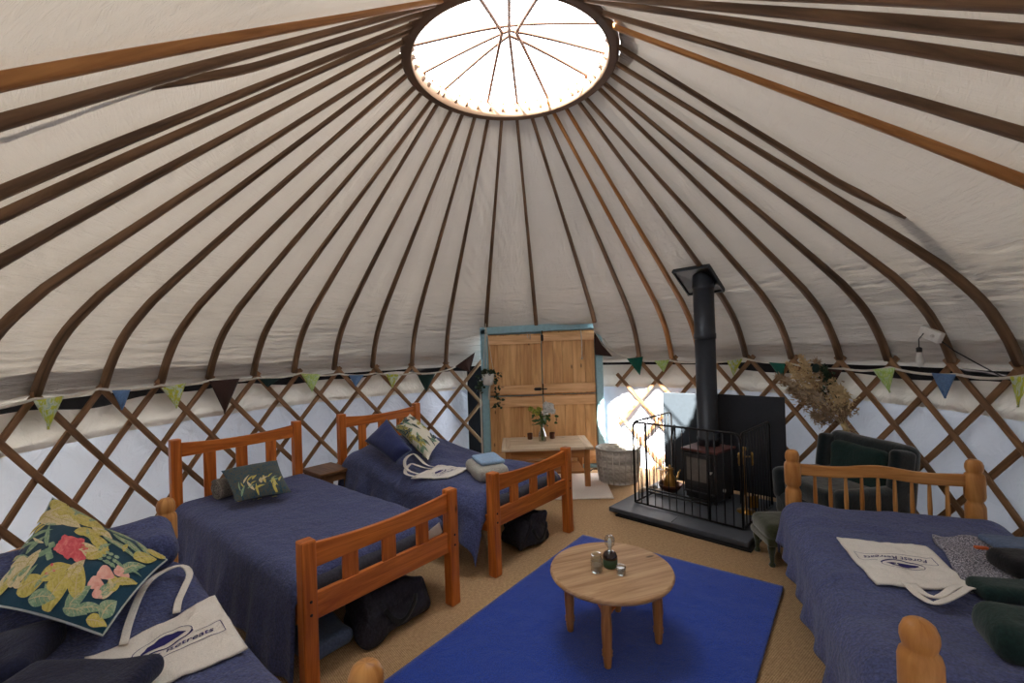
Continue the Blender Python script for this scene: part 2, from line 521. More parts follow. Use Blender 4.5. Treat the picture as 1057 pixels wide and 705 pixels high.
        for a in range(3):
            b, d = (a+1) % 3, (a+2) % 3
            for sgn in (-1, 1):
                for i in range(n):
                    for j in range(n):
                        q = []
                        for di, dj in ((0, 0), (1, 0), (1, 1), (0, 1)):
                            p = [0, 0, 0]; p[a] = sgn*h[a]; p[b] = ax[b][i+di]; p[d] = ax[d][j+dj]
                            q.append((vid(p), (p[b], p[d])))
                        if sgn < 0: q.reverse()
                        Fc.append([x[0] for x in q]); U.append([x[1] for x in q])
        return self.add(V, Fc, U, mi, True)
    def build(self, name, mats, parent=None, loc=None, world=False, bevel=0.0, solid=0.0, auto=None):
        """loc: base point of a top-level mesh given in room space; world: vertices are in room space"""
        me = bpy.data.meshes.new(name)
        V = self.v
        if parent is not None and world:
            inv = frame_of(parent).inverted(); V = [inv @ p for p in V]
        elif loc is not None:
            V = [p - Vector(loc) for p in V]
        me.from_pydata([tuple(p) for p in V], [], self.f)
        if not isinstance(mats, (list, tuple)): mats = [mats]
        for m in mats:
            me.materials.append(M[m] if isinstance(m, str) else m)
        ul = me.uv_layers.new(name='UVMap')
        flat = [c for face in self.uv for t in face for c in t]
        ul.data.foreach_set('uv', flat)
        me.polygons.foreach_set('material_index', self.mi)
        me.polygons.foreach_set('use_smooth', self.sm)
        me.update()
        o = bpy.data.objects.new(name, me)
        COL.objects.link(o)
        if parent is not None: o.parent = parent
        elif loc is not None: o.location = Vector(loc)
        if bevel:
            b = o.modifiers.new('bevel', 'BEVEL'); b.width = bevel; b.segments = 2; b.limit_method = 'ANGLE'; b.angle_limit = R(50)
        if solid:
            s = o.modifiers.new('thickness', 'SOLIDIFY'); s.thickness = solid; s.offset = -1
        return o
def thing(name, label, cat, loc=(0, 0, 0), rotz=0.0, group=None):
    o = bpy.data.objects.new(name, None)
    o.empty_display_size = .1
    COL.objects.link(o)
    o.location = Vector(loc); o.rotation_euler = (0, 0, rotz)
    return tag(o, label, cat, group)
def tag(o, label, cat, group=None, kind=None):
    o['label'] = label; o['category'] = cat
    if group: o['group'] = group
    if kind: o['kind'] = kind
    return o
def struct(o, label=None, cat=None):
    o['kind'] = 'structure'
    if label: o['label'] = label
    if cat: o['category'] = cat
    return o
def lab(o, s):
    o['label'] = s
    return o
# ------------------------------------------------------------------ the tent
PROF = [(3.03, 1.27), (3.005, 1.31), (2.985, 1.38), (2.945, 1.47), (2.89, 1.575), (2.82, 1.69), (2.72, 1.80), (2.58, 1.93), (2.40, 2.065), (2.2, 2.21), (1.9, 2.425), (1.5, 2.705), (1.1, 2.985), (.64, 3.307)]
def profz(r):
    for (r0, z0), (r1, z1) in zip(PROF, PROF[1:]):
        if r1 <= r <= r0:
            return z0 + (z1-z0)*(r0-r)/(r0-r1)
    return PROF[0][1] if r > PROF[0][0] else PROF[-1][1] + (.64-r)*.7
def profn(r):
    e = .04
    dz = profz(max(r-e, .5)) - profz(min(r+e, 3.02)); dr = min(r+e, 3.02)-max(r-e, .5)
    n = Vector((dz, 0, dr)).normalized()        # (radial, -, up) outward
    return n.x, n.z
# foot azimuth, crown azimuth of each roof pole seen from the photo's side, wood, last visible radius
POLES = [(-142.5, -149, 'rib_new', 0), (-134, -145, 'rib', 0), (-129, -136, 'rib', 1.92), (-120.5, -127, 'rib', 0), (-116, -122, 'rib', 0), (-108, -113.5, 'rib', 0), (-98.8, -102, 'rib', 0),
         (-90.7, -95, 'rib', 0), (-82.3, -85.7, 'rib', 0), (-74.1, -73.8, 'rib', 0), (-66.4, -66.7, 'rib', 0), (-58.6, -57.1, 'rib', 0), (-50.8, -52.0, 'rib', 0), (-42.6, -41.2, 'rib', 0), (-34.2, -32.8, 'rib', 0), (-25.2, -24.1, 'rib', 0), (-17.1, -15.1, 'rib', 0),
         (-7.4, -5.9, 'rib', -1), (5.4, 4.3, 'rib', -1), (20.1, 14.3, 'rib', -1),
         (29.5, 22.8, 'rib', 0), (36.7, 29.1, 'rib_new', 0), (42.7, 38.3, 'rib_new', 0), (52.0, 48.2, 'rib', 0), (60.4, 53.8, 'rib', 0), (68.6, 66.0, 'rib', 0), (75.9, 71.5, 'rib', 0), (84.5, 80.5, 'rib', 0), (92.3, 90.3, 'rib', 0),
         (94.5, 104, 'rib', 2.36), (115.5, 121, 'rib_new', 0), (124.5, 132, 'rib', 0), (138.5, 145, 'rib', 0), (144.8, 150.5, 'rib', 0), (151, 156, 'rib', 0)]
def canvas_off(az):
    # the sheet lies on the poles and sags a little between them
    best = 99
    for a, b, w, l in POLES:
        best = min(best, abs((az - a + 180) % 360 - 180))
    return .030 - .012*min(1.0, best/5.0)
NU, NVV = 720, 40
def roof_rows():
    rr = []
    for (r0, z0), (r1, z1) in zip(PROF, PROF[1:]):
        st = 16 if r0 > 2.1 else 22
        for i in range(st): rr.append((r0 + (r1-r0)*i/st))
    rr.append(.652)
    return rr
ROWS = roof_rows()
cb = MB()
V = []; 
slen = 0.0; sl = []
for i, r in enumerate(ROWS):
    if i: slen += math.hypot(ROWS[i]-ROWS[i-1], profz(ROWS[i])-profz(ROWS[i-1]))
    sl.append(slen)
for i, r in enumerate(ROWS):
    nr, nz = profn(r)
    for k in range(NU):
        az = -180 + 360*k/NU
        o = canvas_off(az)
        rr = r
        if i == len(ROWS)-1: rr = .652 + .11*math.exp(-((az-104)/22)**2)
        low = max(0.0, min(1.0, (r - 1.6)/1.2))
        o += .010*noise.noise(Vector((az*.11, r*2.2, 3.0)))*(.35+low)
        if r > 2.5: o += .008*noise.noise(Vector((az*.22, profz(r)*30, 7.0)))
        sv = sl[i]
        g = 1 - abs(noise.noise(Vector((az*.10 + 1.3*noise.noise(Vector((az*.05, sv*2, 1))), sv*17, 11.0))))*2.2
        g += .5*(1 - abs(noise.noise(Vector((az*.24, sv*34, 15.0))))*2.2)
        am = max(0.0, min(1.0, (sv - .04)/.12))*max(0.0, 1 - max(0, sv - .75)/.75)
        pq = max(0.0, min(1.0, noise.noise(Vector((az*.055, sv*.9, 21.0)))*3.2 + .25))
        d2 = 1 - abs(noise.noise(Vector(((az*.05*(3-sv*.7) + sv*.8)*4.2, (sv - az*.03)*1.6, 31.0))))*2.4
        o += .0100*g*am + .0085*d2*pq*max(0.0, min(1.0, (sv-.3)/.3))
        p = pol(az, rr + nr*o, profz(rr) + nz*o)
        V.append(p)
Fc = []; U = []
for i in range(len(ROWS)-1):
    for k in range(NU):
        az = -180 + 360*(k+.5)/NU
        if -7.6 < az < 19.6 and ROWS[i+1] > 2.77: continue      # the door frame stands here
        l = (k+1) % NU
        Fc.append((i*NU+k, i*NU+l, (i+1)*NU+l, (i+1)*NU+k))
        u0, u1 = k*.0209, (k+1)*.0209
        U.append([(u0, sl[i]), (u1, sl[i]), (u1, sl[i+1]), (u0, sl[i+1])])
cb.v = V; cb.f = Fc; cb.uv = U; cb.mi = [0]*len(Fc); cb.sm = [True]*len(Fc)
ceil_ = struct(cb.build('ceiling', 'canvas'), 'cream canvas tent roof wrinkled between its wooden poles', 'roof')
def flapfn(u, v):
    az = -9 + 30*u
    a = pol(az, 2.755, 1.772); b_ = Vector((a.x, max(5.585, a.y + .02), 1.760 + .028*u))
    return a.lerp(b_, v)
MB().grid(flapfn, 40, 4, uvfn=lambda u, v: (u*1.5, v*.2)).build('leak_flap', 'canvas', ceil_, solid=.004)  # added strip that shuts out sun leaking in above the door frame

# floor: sisal disc
fb = MB()
fb.lathe([(0.0, 0.0), (3.16, 0.0), (3.16, -.06), (0, -.06)], (YC.x, YC.y, 0), 96)
struct(fb.build('floor', 'sisal', loc=(YC.x, YC.y, 0)), 'tan woven sisal matting floor of the round tent', 'floor')

# wall: pale blue lining below, cream skirt above, added dark sheet behind as shade for the gaps
def wall_sheet(a0, a1, r, z0, z1, nz, amp, seed, fold=0.0, top=None):
    n = max(2, int(abs(a1-a0)*1.2))
    def fn(u, v):
        az = a0 + (a1-a0)*u
        z = z0 + (z1-z0)*v
        if top: z = z0 + (z1 + top(az) - z0)*v
        o = amp*noise.noise(Vector((az*.16, z*3.2, seed))) + amp*.5*noise.noise(Vector((az*.5, z*5, seed+4)))
        if fold: o += fold*math.sin(az*.8+2*math.sin(az*.21))*(1-v)*.5
        return pol(az, r + o, z)
    m = MB().grid(fn, n, nz, uvfn=lambda u, v: (u*abs(a1-a0)*.052, v*(z1-z0)))
    return m
LEFT0, LEFT1, RIGHT0, RIGHT1 = -180.0, -12.0, 20.2, 180.0
sag = lambda az: .02*math.sin(az*.17) + .015*math.sin(az*.41+1)
wl = wall_sheet(LEFT0, LEFT1, 3.055, 0, 1.02, 14, .02, 1.0, .02)
o = struct(wl.build('wall_left', 'lining'), 'pale blue fabric wall lining behind the lattice left of the door', 'wall')
sk = wall_sheet(LEFT0, LEFT1, 3.042, .98, 1.225, 6, .012, 2.0, 0, sag)
lab(sk.build('skirt', 'skirt', o), 'cream canvas band along the top of the wall')
wr = wall_sheet(RIGHT0, RIGHT1, 3.055, 0, 1.02, 14, .02, 5.0, .02)
o = struct(wr.build('wall_right', 'lining'), 'pale blue fabric wall lining behind the lattice right of the door', 'wall')
sk = wall_sheet(RIGHT0, RIGHT1, 3.042, .98, 1.195, 6, .012, 6.0, 0, lambda az: .055 if az < 50 else .015*math.sin(az*.3))
lab(sk.build('skirt', 'skirt', o), 'cream canvas band along the top of the wall')
fe = MB()  # added dark sheet: blocks outside light so the wall gaps look black
FP = [(3.12, 1.10), (3.12, 1.20), (3.12, 1.30), (3.10, 1.36), (3.07, 1.41), (3.04, 1.45), (2.995, 1.48)]
fe.grid(lambda u, v: pol(360.0*u, *FP[int(round(v*6))]), 240, 6)
fe.grid(lambda u, v: pol(-16 + 10.5*u, 3.12, 0 + 1.12*v), 10, 6)
oc = MB(); oc.grid(lambda u, v: pol(-5 + 344.5*u - 11.5 + 11.5, 3.13, 1.14*v), 240, 3, mi=0, keep=lambda u, v: not (-18 < ((-5 + 344.5*u + 180) % 360 - 180) < 19))
ow = oc.build('sun_diffuser', 'outer')  # unseen sheet added outside the lining to diffuse grazing sun
struct(ow, 'added unseen sheet of pale cloth outside the wall that diffuses the sun', 'wall')
struct(fe.build('wall_gap_shade', 'gap_shade'), 'added dark sheet that makes the gap under the roof edge read as shade', 'wall')

# roof poles
ORD = ['first', 'second', 'third', 'fourth', 'fifth', 'sixth', 'seventh', 'eighth', 'ninth', 'tenth', 'eleventh', 'twelfth', 'thirteenth', 'fourteenth', 'fifteenth', 'sixteenth', 'seventeenth']
lefts = [i for i, p in enumerate(POLES) if p[0] < -10]
rights = [i for i, p in enumerate(POLES) if p[0] > 25]
def pole_label(i):
    a, b, w, l = POLES[i]
    if l == -1:
        return {17: "brown roof pole rising from the left corner of the blue door frame", 18: "brown roof pole rising from the middle of the blue door frame's top", 19: "brown roof pole rising from the right corner of the blue door frame"}[i]
    if l > 0:
        return "brown roof pole whose lower end slips behind a canvas panel, %s side" % ('left' if a < 0 else 'right')
    if i == 0: return "bright orange-brown roof pole, the topmost on the left side"
    if i == 21: return "light new-wood roof pole, second along the roof to the right of the door"
    if i == 22: return "light roof pole passing behind the black flue pipe"
    if i == 30: return "orange-brown roof pole at the upper right, just above the half-hidden pole"
    if i == 23: return "roof pole crossing the right side of the flue's roof plate"
    if a < 0:
        return "dark brown curved roof pole, %s to the left of the door frame" % ORD[lefts[::-1].index(i)]
    return "dark brown curved roof pole, %s to the right of the door frame" % ORD[rights.index(i)]
for i, (a, b, w, last) in enumerate(POLES):
    p0 = pol(a, 3.0, 0); p1 = pol(b, .66, 0)
    N = 44
    if last == -1:
        p0 = pol(a + (a-b)*.02, 2.735, 0)
    pts = []; rad = []
    for k in range(N+1):
        t = k/N
        p = p0.lerp(p1, t)
        r = math.hypot(p.x-YC.x, p.y-YC.y)
        z = profz(r)
        nr, nz = profn(r)
        lift = -.004
        if last > 0 and r > last - .5: lift += .085*((r - last + .5)/.5)**1.5
        d = Vector((p.x-YC.x, p.y-YC.y, 0)).normalized()
        pts.append(Vector((p.x, p.y, z)) + d*nr*lift + Vector((0, 0, nz*lift)))
        rad.append(.0240 - .0118*max(0, min(1, (2.7-r)/1.5)))
    # the tapered tip pokes through the crown rim
    q = pts[-1]; dirn = (pts[-1]-pts[-2]).normalized()
    pts += [q + dirn*.05, q + dirn*.085]; rad += [.0125, .009]
    m = MB().tube(pts, rad, 8, flat=(1.0, 1.0), upv=lambda p: (p.x-YC.x, p.y-YC.y, 1.2))
    base = Vector(pts[0])
    tag(m.build('roof_pole', w, loc=base), pole_label(i), 'roof pole', 'roof poles of the tent')

# crown
cr = thing('skylight', 'round wooden crown ring with thin bent rods open to white sky', 'skylight', (YC.x, YC.y, 3.30))
m = MB()
def rim_prof():
    return [(.612, -.005), (.650, -.012), (.668, .0), (.672, .085), (.660, .10), (.622, .10), (.612, .09), (.612, -.005)]
m.lathe(rim_prof(), (0, 0, -.02), 96, cap=False)
m.build('rim', 'rim', cr)
m = MB(); m.lathe([(.6105, -.026), (.6105, .082)], (0, 0, 0), 96, cap=False)
lab(m.build('inner_band', 'rim_in', cr, solid=.004), 'inner face of the ring, coloured pale as if lit by the sky')
def rod(p_a, p_b, hub, top):
    A = pol(p_a, .635, .075) - Vector((YC.x, YC.y, 0)); B = pol(p_b, .635, .075) - Vector((YC.x, YC.y, 0))
    H = Vector((hub[0], hub[1], top))
    pts = []
    for k in range(41):
        t = k/40
        if t < .5:
            s = t*2; c = A.lerp(H, .74); c.z = top*.92
            # ease toward the hub along the rod family direction
            p = A*(1-s)**2 + c*2*s*(1-s) + H*s*s
        else:
            s = (t-.5)*2; c = B.lerp(H, .74); c.z = top*.92
            p = H*(1-s)**2 + c*2*s*(1-s) + B*s*s
        pts.append(p)
    return MB().tube(pts, .0105, 8)
for p_a, p_b, hub in [(-16, -160, (-.045, 0)), (5, 180, (.0, 0)), (27, 160, (.045, 0)), (-98, 112, (0, -.045)), (-72, 86, (0, .0)), (-50, 62, (0, .045))]:
    rod(p_a, p_b, hub, .20 if hub[1] == 0 and hub[0] != 0 or p_a in (5,) else .215).build('crown_rod', 'wire', cr)
m = MB()
for k in range(44):
    a = 360*k/44 + 3
    p = pol(a, .60, .075) - Vector((YC.x, YC.y, 0)); q = pol(a, .615, .105) - Vector((YC.x, YC.y, 0))
    m.tube([p, q], .006, 6)
m.build('peg_row', 'rib_new', cr)['kind'] = 'stuff'

# lattice: two trellis panels, each slat a part
TOPZ, SL, SP = 1.315, .0615, 8.25
def lattice(name, label, a_lo, a_hi, feet, base):
    t = thing(name, label, 'lattice', base)
    for d in (1, -1):
        for a in feet:
            pts = []
            zend = TOPZ - .10*0
            n = 26
            for k in range(n+1):
                z = TOPZ + .035 - (TOPZ + .03)*k/n
                az = a + d*(TOPZ - z)/SL
                if a_lo <= az <= a_hi:
                    pts.append(pol(az, 2.987 if d > 0 else 3.008, z))
            if len(pts) < 3: continue
            MB().tube(pts, 1.0, 8, flat=(.0215, .0085), upv=lambda p: (p.x-YC.x, p.y-YC.y, 0)).build('slat', 'slat', t, world=True)
fl = [p[0] for p in POLES if -125 < p[0] < -10 and p[3] == 0]
fl = [-17.1 - 8.17*k for k in range(-2, 13)]
lattice('wall_lattice', 'crossed wooden lattice along the wall from the left bed to the door', -101, -8.3, fl + [-17.1 - 8.17*13], pol(-55, 3.0, 0))
fr = [29.3 + 7.86*k for k in range(-2, 11)]
lattice('wall_lattice', 'crossed wooden lattice along the wall from the door past the stove', 23.5, 101, fr, pol(60, 3.0, 0))

# ------------------------------------------------------------------ the door
YD = 5.62
dr = tag(thing('door_1', 'pine stable door of four plank leaves in a pale blue frame', 'door', (.36, YD, 0)), 'pine stable door of four plank leaves in a pale blue frame', 'door', kind='structure')
fr_ = MB()
fr_.box((-.345, YD, .87), (.085, .10, 1.74))
fr_.box((1.06, YD, .88), (.085, .10, 1.76))
fr_.beam((-.39, YD, 1.715), (1.11, YD, 1.755), .10, .085)
fr_.box((.36, YD+.01, .02), (1.34, .09, .04))
fr_.box((.36, YD+.06, .88), (1.50, .012, 1.76))  # added back board, blocks outside light leaking round the leaves
fr_.build('door_frame', 'bluepaint', dr, world=True, bevel=.006)
drr = random.Random(3)
def leaf(x0, x1, z0, z1, rails, hinge):
    lf = MB()
    n = 5
    xs = [x0 + (x1-x0)*k/n for k in range(n+1)]
    for k in range(1, n): xs[k] += drr.uniform(-.014, .014)
    for k in range(n):
        lf.box(((xs[k]+xs[k+1])/2, YD+.004, (z0+z1)/2), (xs[k+1]-xs[k]-.005, .026, z1-z0))
    lf.box(((x0+x1)/2, YD+.014, (z0+z1)/2), (x1-x0-.02, .008, z1-z0-.02))
    o = lf.build('door_leaf', 'doorwood', dr, world=True, bevel=.003)
    for a, b in rails:
        MB().box(((x0+x1)/2, YD-.022, (a+b)/2), (x1-x0-.004, .026, b-a)).build('rail', 'doorrail', o, world=True, bevel=.004)
    return o
u1 = leaf(-.298, .357, .915, 1.665, [(1.545, 1.645), (.925, 1.035)], -1)
u2 = leaf(.363, 1.013, .915, 1.69, [(1.57, 1.67), (.935, 1.045)], 1)
l1 = leaf(-.298, .357, .045, .898, [(.775, .885), (.10, .21)], -1)
l2 = leaf(.363, 1.013, .045, .905, [(.785, .893), (.10, .21)], 1)
b = MB()
b.box((.36, YD-.045, .985), (.014, .018, .13)); b.tube([(.25, YD-.045, .985), (.41, YD-.045, .985)], .007, 8)
b.box((.30, YD-.038, .985), (.08, .006, .035))
lab(b.build('bolt', 'knobmetal', dr, world=True), 'black sliding bolt')
b = MB(); b.box((.37, YD-.04, 1.61), (.03, .012, .07)); b.tube([(.37, YD-.05, 1.57), (.37, YD-.05, 1.70)], .006, 8)
lab(b.build('top_bolt', 'knobmetal', dr, world=True), 'small black top bolt')
b = MB(); b.tube([(.19, YD-.04, 1.70), (.19, YD-.04, 1.62), (.22, YD-.045, 1.60), (.225, YD-.04, 1.68)], .004, 6)
b.build('door_string', 'cord', dr, world=True)
b = MB(); b.tube([(.845, YD-.055, 1.70), (.85, YD-.06, 1.55), (.848, YD-.06, 1.36)], .006, 6); b.tube([(.848, YD-.06, 1.36), (.848, YD-.06, 1.33)], .011, 6)
b.build('pull_cord', 'cord', dr, world=True)
b = MB(); b.beam((-.405, YD-.04, .60), (-.405, YD-.04, 1.12), .02, .02); b.beam((-.405, YD-.04, .0), (-.405, YD-.04, .62), .02, .02)
b.build('frame_batten', 'cord', dr, world=True)

# ------------------------------------------------------------------ rugs
rg = MB()
d = Vector((-.604, -.797, 0)); A = Vector((.512, 3.612, 0)); B = Vector((1.604, 2.780, 0))
def rugfn(u, v):
    p = A.lerp(B, u) + d*(2.25*v); p.z = .012 + .002*noise.noise(p*9)
    return p
rg.grid(rugfn, 60, 90)
rc = A.lerp(B, .5) + d*1.1
tag(rg.build('area_rug', 'rug', loc=(rc.x, rc.y, 0), solid=.011), 'royal blue pile rug under the round coffee table', 'rug')
wg = MB()
wg.grid(lambda u, v: Vector((-.05 + 1.0*u + .06*v, 4.50 - .03*u + .86*v, .009)), 30, 30)
tag(wg.build('door_mat', 'whiterug', loc=(.5, 4.9, 0), solid=.008), 'cream woven mat on the floor under the low bench', 'mat')
# ------------------------------------------------------------------ beds
BW, BL = .88, 1.95          # post centre to post centre
def bed_frame(name, label, foot_c, rotz, group=None):
    return thing(name, label, 'bed', (foot_c[0], foot_c[1], 0), R(rotz), group)
def arched_rail(m, x0, x1, y, zb, zt, sagz, th, wav=None, n=22):
    """rail with a curved top edge; front and back faces plus edges"""
    def top(x):
        t = (x-x0)/(x1-x0)*2-1
        return zt - sagz*(1-t*t) if wav is None else zt + wav(t)
    def bot(x):
        t = (x-x0)/(x1-x0)*2-1
        return zb if wav is None else zb + wav(t)*.8
    xs = [x0+(x1-x0)*k/n for k in range(n+1)]
    ring = []
    V = []; Fc = []; U = []
    for x in xs:
        V += [(x, y-th/2, bot(x)), (x, y-th/2, top(x)), (x, y+th/2, top(x)), (x, y+th/2, bot(x))]
    for k in range(n):
        for c in range(4):
            e = (c+1) % 4
            a = [k*4+c, (k+1)*4+c, (k+1)*4+e, k*4+e]
            Fc.append(a); U.append([(V[i][0], V[i][2] + V[i][1]*1.0) for i in a])
    Fc += [(0, 1, 2, 3), (n*4+3, n*4+2, n*4+1, n*4)]; U += [[(0, 0)]*4]*2
    m.add(V, Fc, U, 0, False)
def fix_normals(o):
    bm = bmesh.new(); bm.from_mesh(o.data); bmesh.ops.recalc_face_normals(bm, faces=bm.faces[:]); bm.to_mesh(o.data); bm.free()
    return o
def modern_end(parent, name, y, ztop, zrail_t, zrail_b, zlow_t, zlow_b, nsl):
    e = None
    for k, x in enumerate((-BW/2, BW/2)):
        m = MB()
        m.box((x, y, ztop/2), (.068, .068, ztop))
        m.build('post', 'pine', parent, bevel=.008)
    xi = BW/2 - .034
    m = MB(); arched_rail(m, -xi, xi, y, zrail_b, zrail_t, .024, .026)
    fix_normals(m.build('top_rail', 'pine', parent, bevel=.004))
    m = MB(); m.box((0, y, (zlow_t+zlow_b)/2), (xi*2, .026, zlow_t-zlow_b))
    m.build('lower_rail', 'pine', parent, bevel=.004)
    gap = (2*xi - nsl*.082)/(nsl+1)
    for k in range(nsl):
        x = -xi + gap*(k+1) + .082*(k+.5)
        m = MB(); m.box((x, y, (zlow_t+zrail_b)/2), (.082, .018, zrail_b-zlow_t+.012))
        m.build('slat', 'pine', parent, bevel=.003)
def pegs(parent, x, y, zs):
    for z in zs:
        m = MB(); m.lathe([(.007, -.001), (.007, .002), (0, .002)], (x, y, z), 8, axis=Matrix.Rotation(R(90), 3, 'X'))
        lab(m.build('bolt_hole', 'knobmetal', parent), 'dark bolt hole')
def bed_body(parent, z0=.30, mz=.46, mat='pine'):
    for x in (-BW/2, BW/2):
        m = MB(); m.box((x, BL/2, z0+.04), (.026, BL-.06, .11)); m.build('side_rail', mat, parent, bevel=.004)
    m = MB(); m.soft((0, BL/2, mz-.07), (BW-.02, BL-.10, .17), .05); m.build('mattress', 'mattress', parent)
def modern_bed(label, c, rz):
    t = bed_frame('pine_bed', label, c, rz)
    modern_end(t, 'foot', 0, .69, .668, .555, .438, .318, 3)
    modern_end(t, 'head', BL, .935, .905, .80, .40, .30, 3)
    for x in (-BW/2, BW/2): pegs(t, x, -.0345, (.42, .36))
    bed_body(t)
    return t
bed2 = modern_bed('orange pine slatted bed with square posts, second bed from the left', (-.685, 2.41), 50.56)
bed3 = modern_bed('orange pine slatted bed with square posts, nearest the door', (.125, 3.40), 49.6)

POST = [(.0, .802), (.022, .80), (.034, .79), (.041, .772), (.042, .752), (.038, .735), (.034, .726), (.044, .716), (.048, .70), (.048, .59), (.044, .575), (.034, .562), (.040, .548), (.046, .535), (.047, .52), (.047, .28), (.043, .262), (.036, .252), (.042, .24), (.046, .22), (.046, .09), (.036, .06), (.034, .0), (.0, .0)][::-1]
def turned_end(parent, y, zrt, zrb, zlt, zlb, nsp, wave):
    for x in (-BW/2-.01, BW/2+.01):
        MB().lathe(POST, (x, y, 0), 20).build('post', 'oldpine', parent)
    xi = BW/2 - .03
    wv = lambda t: wave*(math.cos(t*PI*1.0)*.6 + .4*math.cos(t*PI*2))
    m = MB(); arched_rail(m, -xi, xi, y, zrb, zrt, 0, .03, wv, 36)
    fix_normals(m.build('top_rail', 'oldpine', parent, bevel=.006))
    m = MB(); m.box((0, y, (zlt+zlb)/2), (xi*2, .028, zlt-zlb)); m.build('lower_rail', 'oldpine', parent, bevel=.005)
    for k in range(nsp):
        x = -xi + 2*xi*(k+1)/(nsp+1)
        MB().lathe([(.007, zlt-.01), (.009, zlt+.02), (.0125, (zlt+zrb)/2), (.009, zrb-.01), (.007, zrb+.02)], (x, y, 0), 10).build('spindle', 'oldpine', parent)
def old_bed(label, c, rz, foot_low=True):
    t = bed_frame('turned_pine_bed', label, c, rz)
    turned_end(t, 0, .60, .53, .36, .26, 9, .012)
    turned_end(t, BL, .715, .645, .36, .26, 9, .016)
    bed_body(t, .28, .44, 'oldpine')
    return t
bed1 = old_bed('honey pine bed with bulbous turned posts in the left foreground', (-.672, .752), 48.5)
bed4 = old_bed('honey pine bed with turned posts and spindle headboard on the right', (1.444, 1.006), -23.3)

# ------------------------------------------------------------------ bedding
class Duvet:
    """quilt draped over a bed; local x across, y from foot (0) to head"""
    def __init__(s, bed, ztop, drop_l, drop_r, bulge=.05, y0=.06, y1=BL-.05, half=BW/2+.01, hump=None, seed=0.0, r=.10, lump=.012, flare=.05, fold=1.0):
        s.__dict__.update(locals())
        s.F = frame_of(bed); s.Fi = s.F.inverted()
    def top(s, x, y):
        z = s.ztop
        if s.hump: z += s.hump(x, y)
        e = s.half
        z += s.lump*noise.noise(Vector((x*3.3, y*3.3, s.seed))) + s.lump*.5*noise.noise(Vector((x*9, y*7, s.seed+9)))
        for q in (y - s.y0, s.y1 - y):
            if q < s.r: q = max(q, 0); z -= s.r - math.sqrt(max(s.r**2 - (s.r-q)**2, 0))
        return z
    def pt(s, x, y):
        """room-space point on the quilt above room x,y"""
        q = s.Fi @ Vector((x, y, 0))
        return Vector((x, y, s.top(q.x, q.y)))
    def mesh(s):
        W = s.half; r = s.r
        arc = r*PI/2
        flat = W + s.bulge - r
        Sl = flat + arc + s.drop_l; Sr = flat + arc + s.drop_r
        def fn(u, v):
            y = s.y0 + (s.y1 - s.y0)*v
            a = -Sl + (Sl+Sr)*u
            sg = -1 if a < 0 else 1
            q = abs(a)
            if q <= flat:
                return Vector((a, y, s.top(a, y)))
            zt = s.top(sg*flat, y)
            if q <= flat + arc:
                th = (q-flat)/r
                return Vector((sg*(flat + r*math.sin(th)), y, zt - r*(1-math.cos(th))))
            d = q - flat - arc
            drop = (s.drop_l if sg < 0 else s.drop_r)
            f = d/max(drop, .01)
            w = s.flare*f + .022*s.fold*f*math.sin(y*13 + s.seed + sg) + .014*f*math.sin(y*29+s.seed*2)
            z = zt - r - d
            z += .03*s.fold*f*math.sin(y*5+s.seed)*min(1, drop/.2)
            return Vector((sg*(flat + r + w), y, max(z, .012)))
        return MB().grid(fn, 90, 110, uvfn=lambda u, v: (u*1.6, v*2))
    def build(s, label, mats='duvet'):
        o = s.mesh().build('duvet', [mats, 'duvet_in'], solid=.014)
        o.modifiers['thickness'].material_offset = 1
        o.location = s.bed.location; o.rotation_euler = s.bed.rotation_euler
        return tag(o, label, 'duvet')
def gauss(x, y, cx, cy, sx, sy): return math.exp(-((x-cx)/sx)**2 - ((y-cy)/sy)**2)
dv1 = Duvet(bed1, .50, .30, .22, hump=lambda x, y: .10*gauss(x, y, -.05, 1.68, .42, .28), seed=1.3, lump=.02)
dv1.build('slate blue quilt on the left foreground bed under the floral cushion')
dv2 = Duvet(bed2, .50, .34, .18, seed=4.1, r=.08, bulge=.03, lump=.010)
dv2.build('flat dark blue-grey quilt on the second bed from the left')
dv3 = Duvet(bed3, .52, .20, .12, hump=lambda x, y: .17*gauss(x, y, 0, 1.62, .5, .36), seed=7.7, r=.13, bulge=.06, lump=.02)
dv3.build('puffy slate blue quilt on the bed nearest the door')
dv4 = Duvet(bed4, .50, .15, .20, hump=lambda x, y: .07*gauss(x, y, -.1, .28, .45, .22), seed=2.9, r=.11, bulge=.09, lump=.02, flare=.02, fold=.35)
dv4.build('slate blue quilt on the right-hand bed')

# cushions given by four corners (A bottom-left, B bottom-right, C top-right, D top-left)
def cushion_fns(A, B, C, D, th, pinch=.06):
    A, B, C, D = [Vector(p) for p in (A, B, C, D)]
    nrm = ((B-A)+(C-D)).cross((D-A)+(C-B)).normalized()
    def mid(u, v):
        # u,v in [0,1]; edges pulled in between the corners
        a, b = 2*u-1, 2*v-1
        a2 = a*(1 - pinch*(1-b*b)*abs(a)); b2 = b*(1 - pinch*(1-a*a)*abs(b))
        u2, v2 = (a2+1)/2, (b2+1)/2
        return A*(1-u2)*(1-v2) + B*u2*(1-v2) + C*u2*v2 + D*(1-u2)*v2
    def hgt(u, v):
        a, b = 2*u-1, 2*v-1
        return th*(max(0, 1-abs(a)**2.6)*max(0, 1-abs(b)**2.6))**.5
    def surf(u, v, side=1, off=0.0):
        p = mid(u, v)
        if off:
            a, b = 2*u-1, 2*v-1
            p = p + ((B-A).normalized()*(a*abs(a)**3) + (D-A).normalized()*(b*abs(b)**3))*(off*1.7)
        return p + nrm*(side*(hgt(u, v) + off) + .006*noise.noise(p*14)*min(1, hgt(u, v)*30))
    return surf
veinmap = {}
